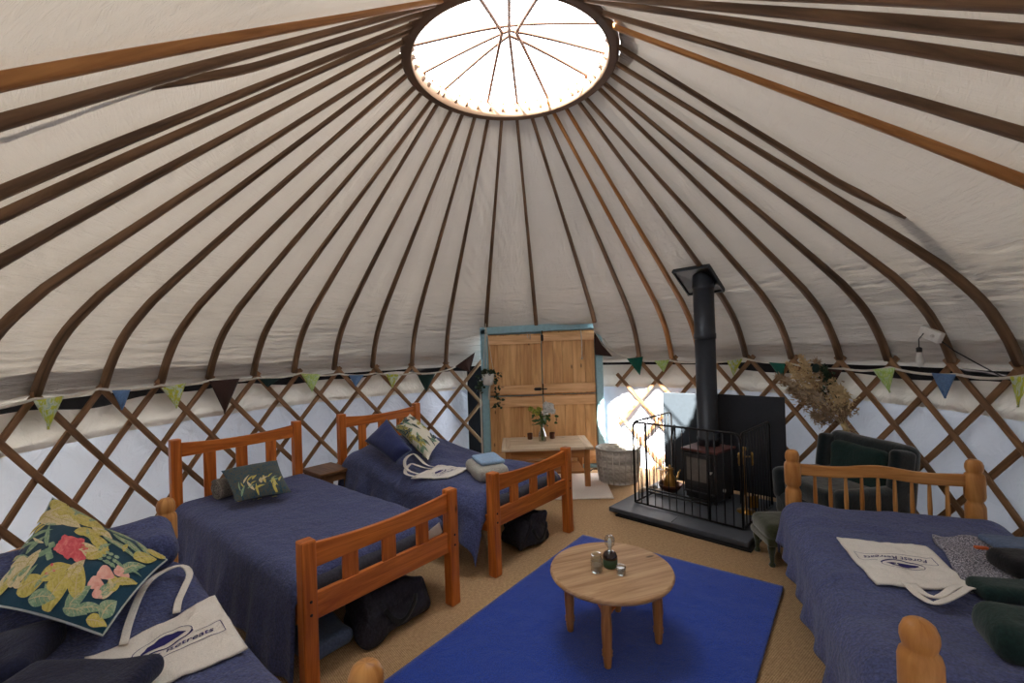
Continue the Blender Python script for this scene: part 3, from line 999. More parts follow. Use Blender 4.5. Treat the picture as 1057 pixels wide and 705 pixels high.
def motif_leaf(m, surf, cu, cv, L, w, ang, mi, veins=True, asp=1.0):
    """a leaf outline printed on the cushion front"""
    ca, sa = math.cos(ang), math.sin(ang)
    def q(s, t):
        # s along 0..1, t -1..1 across
        ww = w*(math.sin(PI*min(1, s**.8))**.9)*t
        x = (s-.5)*L; y = ww + .06*L*math.sin(s*3)
        return cu + (x*ca - y*sa)*asp, cv + x*sa + y*ca
    def fn(a, b):
        u, v = q(a, b*2-1)
        return surf(min(max(u, .01), .99), min(max(v, .01), .99), 1, .0045)
    m.grid(fn, 18, 12, mi=mi, uvfn=lambda a, b: (a*.6+cu, b*.3+cv))
    if veins and w > .028:
        vm = {1: 3, 2: 3, 3: 1}.get(mi, 3) if len(veinmap) == 0 else veinmap.get(mi, mi)
        def line(s0, t0, s1, t1, hw):
            V = []
            for k in range(5):
                f = k/4; s_ = s0+(s1-s0)*f; t_ = t0+(t1-t0)*f
                for sg in (-1, 1):
                    a = q(s_, t_ + sg*hw/max(w, .01)*(1-f*.6))
                    V.append(surf(min(max(a[0], .01), .99), min(max(a[1], .01), .99), 1, .0056))
            m.add(V, [(2*k, 2*k+2, 2*k+3, 2*k+1) for k in range(4)], None, vm, True)
        line(.04, 0, .96, 0, .0045)
        for s_ in (.22, .38, .54, .70):
            for sg in (-1, 1): line(s_, 0, s_+.13, sg*.75, .003)
def motif_disc(m, surf, cu, cv, r, mi, asp=1.0, lobes=0):
    V = [surf(cu, cv, 1, .0050)]; Fc = []; U = []
    n = 16
    for k in range(n):
        a = 2*PI*k/n
        rr = r*(1 + (.16*math.cos(a*lobes) if lobes else 0))
        V.append(surf(min(max(cu + rr*math.cos(a)*asp, .01), .99), min(max(cv + rr*math.sin(a), .01), .99), 1, .0042))
    for k in range(n):
        Fc.append((0, 1+k, 1+(k+1) % n)); U.append([(cu, cv), (cu+r*math.cos(2*PI*k/n), cv+r*math.sin(2*PI*k/n)), (cu+r*math.cos(2*PI*(k+1)/n), cv+r*math.sin(2*PI*(k+1)/n))])
    m.add(V, Fc, U, mi, True)
def cushion(name, label, corners, th, mats, motifs=None, piping=None, cat='cushion', pinch=.06):
    surf = cushion_fns(*corners, th, pinch)
    m = MB()
    m.grid(lambda u, v: surf(u, v, 1), 26, 26)
    m.grid(lambda u, v: surf(u, v, -1), 26, 26, flip=True)
    if motifs: motifs(m, surf)
    base = sum((Vector(c) for c in corners), Vector())/4
    o = m.build(name, mats, loc=base)
    if piping:
        pts = [surf(u, 0) for u in [k/20 for k in range(21)]] + [surf(1, v) for v in [k/20 for k in range(1, 21)]] + [surf(u, 1) for u in [1-k/20 for k in range(1, 21)]] + [surf(0, v) for v in [1-k/20 for k in range(1, 20)]]
        pm = MB().tube(pts, .0040, 6, closed=True)
        pm.v = [p - base for p in pm.v]
        lab(pm.build('piping', piping, o), 'thin piped edge')
    return tag(o, label, cat)
def floral(m, surf):
    r = random.Random(21)
    A, Bm, C, RO, BL_ = 1, 2, 3, 4, 5
    # leaves top half (near D/top edge): u 0 left .. 1 right, v 0 bottom .. 1 top
    leaves = [(.22, .84, .30, .10, .3, A), (.14, .70, .26, .08, -.2, C), (.42, .86, .30, .095, .1, A), (.50, .72, .24, .06, .5, A), (.62, .66, .22, .06, -.5, A), (.58, .80, .2, .05, -.2, C),
              (.30, .74, .24, .07, .0, C), (.12, .92, .2, .08, 1.2, A), (.80, .82, .34, .035, -.3, Bm), (.76, .74, .32, .03, -.15, Bm), (.86, .90, .24, .03, -.7, Bm), (.70, .92, .26, .03, .2, Bm),
              (.55, .16, .36, .085, 1.3, A), (.66, .26, .30, .07, 1.9, A), (.46, .26, .26, .07, .8, A), (.72, .14, .26, .06, 1.2, Bm), (.60, .34, .22, .05, 1.5, C), (.18, .18, .22, .075, .9, C), (.32, .12, .22, .075, .6, A), (.12, .26, .16, .06, .2, C),
              (.06, .40, .30, .02, .5, Bm), (.10, .50, .34, .02, .7, Bm), (.05, .58, .26, .02, .9, A), (.16, .44, .22, .025, 1.2, Bm), (.22, .54, .24, .022, 2.0, Bm), (.06, .74, .2, .03, 1.0, A), (.04, .30, .2, .02, .1, A),
              (.92, .62, .26, .035, 1.2, Bm), (.94, .46, .22, .03, 1.0, A), (.88, .30, .2, .035, 1.3, Bm), (.84, .10, .22, .04, .4, Bm), (.66, .56, .22, .06, 1.1, A), (.57, .56, .18, .05, .4, C)]
    for k in range(34):
        leaves.append((r.uniform(.04, .96), r.uniform(.05, .95), r.uniform(.08, .16), r.uniform(.012, .022), r.uniform(0, 3.1), r.choice([A, Bm, Bm, C])))
    leaves += [(.93, .80, .2, .05, 1.1, A), (.95, .18, .2, .05, 1.4, Bm), (.92, .05, .16, .04, .2, A), (.74, .05, .2, .04, .1, Bm), (.45, .06, .22, .05, .2, Bm), (.08, .08, .2, .06, .6, A), (.22, .30, .2, .05, 1.4, C), (.95, .95, .16, .05, .8, A), (.30, .95, .2, .05, .1, Bm), (.90, .38, .18, .04, 1.5, A)]
    leaves = leaves[-44:] + leaves[:-44]
    for cu, cv, L, w, a, mi in leaves: motif_leaf(m, surf, cu, cv, L, w, a, mi)
    for cu, cv, rr in [(.40, .54, .07), (.48, .56, .065), (.46, .46, .07), (.54, .46, .06), (.38, .46, .05), (.56, .54, .045)]: motif_disc(m, surf, cu, cv, rr, RO, lobes=5)
    for cu, cv, rr in [(.80, .42, .065), (.78, .30, .06), (.88, .52, .055), (.84, .24, .05)]: motif_disc(m, surf, cu, cv, rr, BL_, lobes=3)
    for k in range(9): motif_disc(m, surf, .70 + .05*(k % 3) + r.uniform(-.01, .01), .52 + .05*(k//3), .020, 2)
    for cu, cv in [(.30, .40), (.26, .36), (.34, .36), (.30, .46)]: motif_disc(m, surf, cu, cv, .032, 2, lobes=4)
    for cu, cv in [(.40, .30), (.44, .26), (.40, .22)]: motif_disc(m, surf, cu, cv, .02, 4)
cushion('floral_cushion', 'large teal cushion with roses and yellow leaves in the left foreground',
        [at(-14, 624, .665), at(106, 656, .60), at(172, 578, .675), at(54, 514, .86)], .075,
        ['cushion_teal', 'leafprint_a', 'leafprint_b', 'leafprint_c', 'rose', 'blush'], floral, 'piping')
def dusk(m, surf):
    r = random.Random(5)
    back = lambda u, v, side=1, off=0.0: surf(u, v, -side, off)
    for k in range(46):
        motif_leaf(m, surf if k < 23 else back, r.uniform(.08, .92), r.uniform(.05, .42), r.uniform(.14, .26), r.uniform(.012, .03), r.uniform(.2, 1.9), r.choice([1, 1, 2, 3]))
cushion('teal_cushion', 'dark teal cushion with pale fern print propped on the second bed',
        [at(243, 518, .56), at(301, 508, .56), at(286, 475, .72), at(228, 486, .70)], .055, ['cushion_dusk', 'leafprint_a', 'leafprint_b', 'leafprint_c'], dusk)
cushion('blue_cushion', 'plain navy blue cushion leaning at the head of the bed by the door',
        [at(377, 455, .72), at(408, 478, .60), at(425, 465, .715), at(399, 433, .90)], .06, 'navy2', None, 'denim2')
def jungle(m, surf):
    r = random.Random(11)
    back = lambda u, v, side=1, off=0.0: surf(u, v, -side, off)
    for k in range(100):
        motif_leaf(m, surf if k % 2 else back, r.uniform(.06, .94), r.uniform(.06, .94) if k < 60 else r.uniform(.0, .18), r.uniform(.16, .32), r.uniform(.025, .06), r.uniform(0, 3), r.choice([1, 2, 2, 3, 3, 1]))
cushion('leafy_cushion', 'olive and cream leaf-print cushion beside the navy blue cushion',
        [at(408, 441, .80), at(442, 475, .59), at(454, 456, .69), at(423, 427, .905)], .065, ['print_cream', 'leafprint_a', 'leafprint_b', 'cushion_teal'], jungle)
# plain pillows at the head of the left bed
def soft_thing(name, label, cat, c, s, r, mat, rz=0.0, rx=0.0, ry=0.0, lump=.012, ls=6, seed=0.0, m=5, group=None):
    rot = (Matrix.Rotation(rz, 3, 'Z') @ Matrix.Rotation(rx, 3, 'X') @ Matrix.Rotation(ry, 3, 'Y'))
    mb = MB().soft(c, s, r, rot, 0, 4, m, lump, ls, seed)
    return tag(mb.build(name, mat, loc=Vector(c)), label, cat, group)
p = frame_of(bed1) @ Vector((.02, 1.77, 0))
soft_thing('pillow', 'slate blue pillow at the head of the left foreground bed behind the floral cushion', 'pillow', (p.x, p.y, .65), (.86, .32, .15), .07, 'duvet', R(48.5), R(14), lump=.02, m=8, seed=3)
soft_thing('dark_pillow', 'dark navy pillow at the left frame edge below the floral cushion', 'pillow', at(-12, 684, .55), (.32, .26, .10), .045, 'navy', R(20), lump=.015, m=7, seed=8)
soft_thing('folded_blanket', 'folded navy blanket lying over the bottom of the tote bag, left foreground', 'blanket', at(78, 709, .56), (.42, .20, .07), .034, 'navy', R(2), lump=.012, m=8, seed=5)

# rolled towels
def roll(name, label, a, b, rad, mat, cat='towel'):
    a, b = Vector(a), Vector(b); m = MB()
    ax = (b-a).normalized(); up = Vector((0, 0, 1)); sd = ax.cross(up).normalized()
    L = (b-a).length
    n = 44
    def fn(u, v):
        th = u*2*PI*2.4
        r = rad*(.32 + .68*u)
        p = a + ax*(v*L) + (sd*math.cos(th) + up*math.sin(th))*r
        return p + noise.noise_vector(p*16)*.006
    m.grid(fn, 90, 12, uvfn=lambda u, v: (u, v*.3))
    m.lathe([(0, .004), (rad*.42, .004), (rad*.42, L-.004), (0, L-.004)], a, 16, axis=Matrix((sd, up, ax)).transposed() if sd.cross(up).dot(ax) > 0 else Matrix((-sd, up, ax)).transposed())
    return tag(m.build(name, mat, loc=(a+b)/2, solid=.010), label, cat)
a = at(226, 505, .57); b2v = frame_of(bed2).to_3x3() @ Vector((1, .2, 0))
roll('rolled_towel', 'grey rolled towel beside the teal cushion on the second bed', a - b2v*.02, a + b2v*.30, .068, 'greytowel')

# folded towel with a blue cloth on the door-side bed
q = at(503, 490, .55); fz = R(49.6)
tw = dv3.pt(at(502, 483, .58).x, at(502, 483, .58).y)
soft_thing('folded_towel', 'thick grey folded towel lying on the quilt near the foot of the door-side bed', 'towel', (tw.x, tw.y, tw.z+.055), (.26, .40, .11), .05, 'fleece', R(20), lump=.012, m=7, seed=2)
soft_thing('folded_cloth', 'pale blue folded cloth resting on the thick grey towel', 'cloth', (tw.x+.015, tw.y+.01, tw.z+.127), (.20, .27, .035), .016, 'denim', R(22), lump=.008, m=6, seed=4)

# ------------------------------------------------------------------ tote bags with print
def text_mesh(body, size, shear=.35):
    cu = bpy.data.curves.new('lettering', 'FONT'); cu.body = body; cu.size = size; cu.shear = shear; cu.align_x = 'CENTER'; cu.resolution_u = 3; cu.offset = .009*size
    o = bpy.data.objects.new('lettering', cu); COL.objects.link(o)
    dg = bpy.context.evaluated_depsgraph_get(); dg.update()
    me = bpy.data.meshes.new_from_object(o.evaluated_get(dg))
    V = [v.co.copy() for v in me.vertices]; Fc = [list(p.vertices) for p in me.polygons]
    bpy.data.objects.remove(o); bpy.data.curves.remove(cu); bpy.data.meshes.remove(me)
    return V, Fc
def tote(label, dv, corners, handle, prints=1.0, lift=.016, seed=0.0, group=None, cu0=.5, cv0=.36, txt=True):
    """corners: bottom-left, bottom-right, top-right, top-left of the bag as its print reads, room x,y"""
    A, B, C, D = [Vector((c[0], c[1], 0)) for c in corners]
    def P(u, v, off=0.0):
        w = .02*math.sin(v*5+seed)*(u-.5)
        p = A*(1-u)*(1-v) + B*u*(1-v) + C*u*v + D*(1-u)*v
        p = p + (B-A)*w*.4
        q = dv.pt(p.x, p.y)
        q.z += lift + off + .008*noise.noise(Vector((u*4, v*4, seed))) + .004*noise.noise(Vector((u*11, v*9, seed)))
        return q
    m = MB(); m.grid(lambda u, v: P(u, v), 36, 36)
    base = P(.5, .5)
    o = m.build('tote_bag', 'tote', loc=base, solid=.008)
    hm = MB()
    for h in handle:
        pts = []
        for k in range(25):
            t = k/24; n = len(h)-1; i = min(int(t*n), n-1); s = t*n - i
            p0, p1, p2, p3 = [Vector(h[max(0, min(n, j))]) for j in (i-1, i, i+1, i+2)]
            c = (p1*2 + (p2-p0)*s + (p0*2-p1*5+p2*4-p3)*s*s + (-p0+p1*3-p2*3+p3)*s**3)*.5
            q = dv.pt(c.x, c.y); q.z += lift + .006 + c.z
            pts.append(q)
        hm.tube(pts, 1.0, 8, flat=(.0135, .0028), upv=(0, 0.15, 1))
    hm.v = [p - base for p in hm.v]
    hm.build('handle', 'tote', o)
    if txt:
        pm = MB()
        asp = (B-A).length; hgt = (D-A).length
        def put(V, Fc, cu, cv, sc, dz):
            pm.add([P(cu + v.x*sc/asp, cv + v.y*sc/hgt, dz) for v in V], Fc, None, 0, False)
        V, Fc = text_mesh('Forest Retreats', .062*prints)
        put(V, Fc, cu0, cv0, 1, .0022)
        # frame around the lettering
        def bar(x0, y0, x1, y1, w):
            d = Vector((x1-x0, y1-y0, 0)); nrm = Vector((-d.y, d.x, 0)).normalized()*w/2
            n = 14
            V = []; Fc = []
            for k in range(n+1):
                c = Vector((x0, y0, 0)) + d*(k/n); V += [c-nrm, c+nrm]
            for k in range(n): Fc.append((2*k, 2*k+2, 2*k+3, 2*k+1))
            put(V, Fc, cu0, cv0, prints, .0022)
        for s in ((-.235, -.028, .245, -.028), (.245, -.028, .245, .066), (.245, .066, .13, .066), (-.13, .066, -.235, .066), (-.235, .066, -.235, -.028)): bar(*s, .0035)
        # oval emblem with a low solid hill shape
        n = 48; V = []; Fc = []
        for k in range(n):
            a = 2*PI*k/n; wd = .004 if math.sin(a) > -.3 else .013
            V += [Vector((.125*math.cos(a), .062*math.sin(a), 0)), Vector(((.125+wd)*math.cos(a), (.062+wd)*math.sin(a), 0))]
        for k in range(n):
            l = (k+1) % n; Fc.append((2*k, 2*k+1, 2*l+1, 2*l))
        put(V, Fc, cu0, cv0 + .125*prints/hgt, prints, .0022)
        prof = [(-.10, -.018), (-.092, .0), (-.075, .010), (-.062, .026), (-.035, .034), (-.01, .046), (.02, .042), (.045, .032), (.07, .026), (.085, .008), (.10, -.008), (.06, -.022), (0, -.026), (-.06, -.022)]
        V = [Vector((0, .01, 0))] + [Vector((x, y, 0)) for x, y in prof]
        Fc = [(0, 1+(k+1) % len(prof), 1+k) for k in range(len(prof))]
        put(V, Fc, cu0, cv0 + .125*prints/hgt, prints, .0024)
        pm.v = [p - base for p in pm.v]
        lab(pm.build('print', 'ink', o), 'dark blue printed lettering and oval emblem')
    return tag(o, label, 'tote bag', group)
def xy(u, v, z): p = at(u, v, z); return (p.x, p.y, 0)
zb = .545
tote('cream cotton tote bag with dark blue print beside the large floral cushion, left foreground', dv1,
     [xy(105, 722, .55), xy(255, 657, .545), xy(222, 614, .53), xy(87, 664, .57)],
     [[xy(127, 652, .56), xy(134, 634, .56)[:2]+(.01,), xy(148, 611, .56)[:2]+(.02,), xy(168, 598, .56)[:2]+(.03,), xy(188, 592, .55)[:2]+(.03,), xy(196, 597, .55)[:2]+(.025,), xy(190, 609, .55)[:2]+(.015,), xy(184, 618, .55)[:2]+(.005,), xy(182, 626, .55)]], .68, seed=1.0, cu0=.49, cv0=.41)
tote('white tote bag with a small blue print lying flat below the leafy cushion', dv3,
     [xy(462, 491, .56), xy(484, 480, .56), xy(452, 472, .60), xy(424, 484, .60)],
     [[xy(432, 482, .60), xy(420, 478, .62)[:2] + (.03,), xy(418, 470, .63)[:2] + (.04,), xy(428, 466, .63)[:2] + (.05,), xy(438, 472, .62)[:2] + (.03,), xy(448, 474, .60)],
      [xy(428, 484, .60), xy(418, 481, .60)[:2] + (.01,), xy(424, 474, .61)[:2]+(.03,), xy(436, 476, .61)[:2]+(.02,), xy(446, 476, .60)]], .55, seed=3.0)
tote('cream tote bag with upside-down blue print on the right-hand bed', dv4,
     [xy(956, 559, .54), xy(863, 549, .54), xy(904, 598, .53), xy(1010, 603, .54)],
     [[xy(935, 599, .53), xy(950, 615, .53), xy(966, 625, .53)[:2]+(.008,), xy(985, 619, .53)[:2]+(.02,), xy(1000, 611, .53)[:2] + (.02,), xy(1004, 604, .54)],
      [xy(942, 599, .53), xy(955, 612, .53), xy(968, 619, .53)[:2] + (.012,), xy(982, 612, .53)[:2]+(.02,), xy(992, 604, .53)]], .62, seed=5.0)
pn = frame_of(bed2) @ Vector((.33, .034, .445))
tag(MB().box((0, 0, 0), (.13, .003, .07), Matrix.Rotation(R(50.56), 3, 'Z') @ Matrix.Rotation(R(-18), 3, 'Y')).build('paper_note', 'white', loc=(0, 0, 0)), 'white folded paper tucked behind the footboard gap of the second bed', 'paper').location = pn

# clothes on the right-hand bed
def on4(u, v, dz, z=.54):
    p = at(u, v, z); q = dv4.pt(p.x, p.y); q.z += dz; return q
def knit_sheet():
    A, B, C, D = [Vector(xy(*c)) for c in ((962, 548, .54), (1000, 600, .55), (1058, 592, .58), (1040, 552, .55))]
    def fn(u, v):
        p = A*(1-u)*(1-v) + B*u*(1-v) + C*u*v + D*(1-u)*v
        q = dv4.pt(p.x, p.y); q.z += .022 + .012*noise.noise(Vector((u*3, v*3, 2))) + .006*noise.noise(Vector((u*9, v*9, 4)))
        return q
    return MB().grid(fn, 30, 30)
tag(knit_sheet().build('knitted_blanket', 'knit', loc=on4(1000, 572, 0), solid=.022), 'marled grey knitted blanket beside the tote bag on the right-hand bed', 'blanket')
c = on4(1062, 569, .055); soft_thing('folded_shirt', 'faded blue folded shirt on top of the grey knitted blanket', 'shirt', c, (.30, .16, .03), .014, 'denim2', R(-15), lump=.008, m=6, seed=6)
c = on4(1062, 585, .06); soft_thing('black_hat', 'soft black knitted hat on the blue shirt at the right edge', 'hat', c, (.22, .16, .07), .034, 'blackcloth', R(-10), lump=.014, m=6, seed=7)
c = on4(1062, 610, .04); soft_thing('green_garment', 'folded dark green garment at the right frame edge', 'garment', c, (.34, .13, .06), .026, 'darkgreen', R(-14), lump=.008, m=7, seed=9)
c = on4(1013, 569, .055)
tag(MB().soft(c, (.05, .022, .012), .005, Matrix.Rotation(R(-20), 3, 'Z')).build('orange_tag', 'orange', loc=c), 'small orange tag on the grey knitted blanket', 'tag')
c = on4(1066, 672, .055, .56); soft_thing('dark_cushion', 'dark green velvet cushion at the foot of the right-hand bed', 'cushion', c, (.24, .22, .12), .055, 'darkgreen', R(-23), lump=.01, m=7, seed=12)
# ------------------------------------------------------------------ round coffee table and what stands on it
TC = Vector((.472, 2.352, 0)); TZ = .38
ct = thing('coffee_table', 'round low pine coffee table with four turned legs on the blue rug', 'coffee table', (TC.x, TC.y, .0135))
m = MB()
def topfn(r, z): return [(r*math.cos(a), r*math.sin(a), z) for a in [2*PI*k/64 for k in range(64)]]
zt = TZ - .0135
ringz = [(.298, zt-.026), (.308, zt-.022), (.313, zt-.012), (.310, zt-.003), (.304, zt)]
V = []; Fc = []; U = []
for r, z in ringz: V += topfn(r, z)
for i in range(len(ringz)-1):
    for k in range(64):
        l = (k+1) % 64; q = (i*64+k, i*64+l, (i+1)*64+l, (i+1)*64+k)
        Fc.append(q); U.append([(V[j][0], V[j][1]+V[j][2]) for j in q])
for o_, rev in ((0, True), (4*64, False)):
    q = list(range(o_, o_+64))
    if rev: q.reverse()
    Fc.append(tuple(q)); U.append([(V[j][0], V[j][1]) for j in q])
rz = Matrix.Rotation(R(20), 3, 'Z')
m.add([rz @ Vector(p) for p in V], Fc, U, 0, False)
m.build('tabletop', 'tablewood', ct)
legs = [Vector((.26, 2.42, 0)), Vector((.40, 2.14, 0)), Vector((.69, 2.30, 0)), Vector((.55, 2.58, 0))]
cen = sum(legs, Vector())/4
LEGP = [(.0, 0), (.012, .0), (.017, .012), (.021, .05), (.019, .058), (.026, .066), (.0225, .074), (.0265, .084), (.022, .096), (.0255, .16), (.026, .20), (.024, .25), (.024, .26), (.026, .27), (.026, .34)]
for L in legs:
    d = L - TC
    tilt = Matrix.Rotation(R(3), 3, Vector((-d.y, d.x, 0)).normalized())
    b = Vector((d.x, d.y, 0))
    lm = MB().lathe(LEGP, b*1.0, 16)
    blk = MB()
    o = lm.build('leg', 'tableleg', ct)
# curved apron between the legs
for k in range(4):
    a = legs[k] - TC; b = legs[(k+1) % 4] - TC
    a = Vector((a.x, a.y, 0)); b = Vector((b.x, b.y, 0))
    n = 18; V = []; Fc = []; U = []
    nr = (b-a).cross(Vector((0, 0, 1))).normalized()*.010
    for i in range(n+1):
        t = i/n; p = a.lerp(b, t); low = zt - .045 - .085*(abs(2*t-1)**1.7)
        for s in (-1, 1): V += [p + nr*s + Vector((0, 0, low)), p + nr*s + Vector((0, 0, zt-.024))]
    for i in range(n):
        o_ = i*4
        for q in ((o_, o_+4, o_+5, o_+1), (o_+3, o_+7, o_+6, o_+2), (o_+2, o_+6, o_+4, o_), (o_+1, o_+5, o_+7, o_+3)):
            Fc.append(q); U.append([((V[j]-a).length, V[j].z) for j in q])
    mm = MB(); mm.add(V, Fc, U, 0, False)
    fix_normals(mm.build('apron', 'pine', ct))
def on_table(u, v): p = at(u, v, TZ); return Vector((p.x, p.y, TZ+.001))
c = on_table(616, 590)
j = thing('glass_jar', 'clear glass jar with a wide mouth, leftmost on the coffee table', 'jar', c)
MB().lathe([(.0, .0), (.026, .0), (.030, .006), (.030, .062), (.026, .072), (.025, .080), (.028, .083), (.028, .088), (.024, .088), (.0235, .074), (.0275, .060), (.0275, .008), (.0, .005)], (0, 0, 0), 28).build('jar_body', 'glass', j)
MB().lathe([(0, .007), (.0265, .007), (.0270, .034), (.018, .038), (0, .036)], (0, 0, 0), 24).build('filling', 'peas', j)
c = on_table(630, 584.5)
j = thing('stoppered_bottle', 'squat dark green bottle with a tall clear glass bulb stopper on the coffee table', 'bottle', c)
MB().lathe([(0, 0), (.036, 0), (.038, .006), (.038, .042), (0, .042)], (0, 0, 0), 28).build('bottle_base', 'greenlabel', j)
MB().lathe([(.038, .0425), (.037, .056), (.030, .070), (.018, .078), (.0, .081)], (0, 0, 0), 28).build('bottle_shoulder', 'darkglass', j)
MB().lathe([(0, .081), (.011, .081), (.010, .094), (.014, .102), (.024, .114), (.0275, .130), (.025, .146), (.016, .158), (.0, .163)], (0, 0, 0), 28).build('glass_stopper', 'glass', j)
MB().lathe([(0, .084), (.005, .084), (.007, .10), (.009, .128), (.006, .142), (0, .146)], (0, 0, 0), 12).build('filament', 'wax', j)
c = on_table(641, 593)
j = thing('tealight_holder', 'small frosted glass tealight holder in front of the dark green bottle', 'candle holder', c)
MB().lathe([(0, 0), (.018, 0), (.022, .004), (.025, .040), (.0225, .040), (.0195, .012), (0, .010)], (0, 0, 0), 24).build('holder', 'glass', j)
MB().lathe([(0, .011), (.0185, .011), (.0205, .030), (.006, .031), (0, .030)], (0, 0, 0), 20).build('candle', 'wax', j)

# ------------------------------------------------------------------ hearth, stove, guard
HA, HB = Vector((.825, 4.12, 0)), Vector((1.665, 3.31, 0))
hx = (HB-HA).normalized(); hy = Vector((-hx.y, hx.x, 0))
if hy.y < 0: hy = -hy
hr = math.atan2(hx.y, hx.x)
hc = (HA+HB)/2
ht = thing('slate_hearth', 'grey slate hearth slab on the floor under the stove', 'hearth', hc, hr)
W = (HB-HA).length
MB().box((.0, .52, .032), (W, 1.04, .04)).build('slab', 'slate', ht, bevel=.006)
MB().box((.06, .50, .006), (W-.06, 1.08, .012)).build('base_sheet', 'iron', ht, bevel=.003)
HZ = .052
m = MB()
m.tube([(-.02, .30, HZ+.001), (.0, .01, HZ+.001)], .0016, 4)
m.build('joint', 'iron', ht)
def HP(x, y, z=HZ): return hc + hx*x + hy*y + Vector((0, 0, z))
# stove
sc_ = HP(.30, .58); 
# place by the front left lower corner seen in the photo
fl_, fr2 = Vector((1.575, 4.255, 0)), Vector((1.762, 4.03, 0))
sx = (fr2-fl_).normalized(); sy = Vector((-sx.y, sx.x, 0)); sy = sy if sy.y > 0 else -sy
SW, SD = (fr2-fl_)  .length + .02, .33
scn = fl_.lerp(fr2, .5) + sy*SD/2
st = thing('wood_stove', 'small black wood-burning stove with rust-red top on the slate hearth', 'stove', (scn.x, scn.y, HZ), math.atan2(sx.y, sx.x))
m = MB(); m.box((0, 0, .27), (SW, SD, .38)); m.build('body', 'stove', st, bevel=.008)
m = MB(); m.box((0, 0, .471), (SW+.035, SD+.035, .022)); lab(m.build('top_plate', 'stovetop', st, bevel=.006), 'rust-red top plate')
m = MB(); m.box((0, 0, .055), (SW-.02, SD-.02, .05)); m.build('plinth', 'stove', st, bevel=.004)
for x in (-1, 1):
    for y in (-1, 1):
        MB().lathe([(.014, 0), (.017, .004), (.012, .032)], (x*(SW/2-.035), y*(SD/2-.035), 0), 10).build('foot', 'stove', st)
m = MB(); m.box((-.01, -SD/2-.008, .285), (SW-.05, .018, .30)); d_ = m.build('door', 'stove', st, bevel=.005)
m = MB(); m.box((-.01, -SD/2-.018, .30), (SW-.10, .006, .21)); m.build('window', 'stoveglass', d_)
m = MB(); m.tube([(SW/2-.035, -SD/2-.018, .30), (SW/2-.035, -SD/2-.045, .30)], .006, 8); m.lathe([(0, -.014), (.012, -.008), (.012, .008), (0, .014)], (SW/2-.035, -SD/2-.05, .30), 12); lab(m.build('handle', 'white', d_), 'pale knob')
m = MB(); m.box((0, -SD/2-.02, .095), (SW-.04, .04, .012)); m.build('ash_lip', 'stove', st, bevel=.003)
m = MB(); m.lathe([(0, -.012), (.016, -.010), (.016, .006), (0, .008)], (SW/2+.008, -.05, .12), 12, axis=Matrix.Rotation(R(90), 3, 'Y')); m.build('air_knob', 'white', st)
# flue
fx, fy = 1.83, 4.32
fz0 = HZ + .483
fl2 = thing('flue_pipe', 'black stove flue pipe rising from the stove to the roof', 'flue', (fx, fy, fz0))
m = MB(); m.lathe([(.096, 0), (.096, .045), (.100, .048), (.100, .075), (.092, .08), (.092, 1.02)], (0, 0, 0), 32); m.build('lower_pipe', 'flue', fl2)
m = MB(); m.lathe([(.098, 1.0), (.100, 1.004), (.100, 1.05), (.094, 1.055), (.094, 1.47), (.099, 1.475), (.099, 1.50), (.094, 1.505), (.094, 1.78)], (0, 0, 0), 32); m.build('upper_pipe', 'flue', fl2)
# roof plate round the flue, lies in the slope of the canvas
pa, prr = azr(Vector((fx-.02, fy+.04, 0)))
nr, nz = profn(prr)
rad_ = Vector((math.sin(R(pa)), math.cos(R(pa)), 0)); nrm_ = (rad_*nr + Vector((0, 0, nz))).normalized()
tan_ = Vector((0, 0, 1)).cross(nrm_).normalized(); dn_ = nrm_.cross(tan_).normalized()
RP = Matrix((tan_, dn_, nrm_)).transposed()
pc = pol(pa, prr, profz(prr)) - nrm_*.035
fp = thing('flue_plate', 'square black roof plate with pale edge around the top of the flue', 'roof plate', pc)
m = MB()
for a_, b_, s_ in (((0, .175, 0), None, (.37, .014, .03)), ((0, -.175, 0), None, (.37, .014, .03)), ((.175, 0, 0), None, (.014, .37, .03)), ((-.175, 0, 0), None, (.014, .37, .03))):
    m.box(RP @ Vector(a_), s_, RP)
lab(m.build('edge_frame', 'shield_light', fp, bevel=.004), 'pale metal edge')
m = MB()
n = 40; V = []; Fc = []
for k in range(n):
    a_ = 2*PI*k/n; ca, sa = math.cos(a_), math.sin(a_)
    q_ = .175/max(abs(ca), abs(sa))
    # hole is the vertical pipe: project onto plate plane
    hp = Vector((.097*ca, .097*sa, 0)); 
    base = Vector((fx, fy, 0)) - Vector((pc.x, pc.y, 0))
    w = base + hp; w.z = -(w.x*nrm_.x + w.y*nrm_.y)/nrm_.z + .02
    V.append(w); V.append(RP @ Vector((q_*ca, q_*sa, .0)))
# order outer ring to match directions seen from the pipe centre
for k in range(n):
    l = (k+1) % n; Fc.append((2*k, 2*l, 2*l+1, 2*k+1))
m.add(V, Fc, None, 0, False)
m.box(RP @ Vector((0, 0, .022)), (.36, .36, .012), RP)
m.build('plate', 'iron', fp)
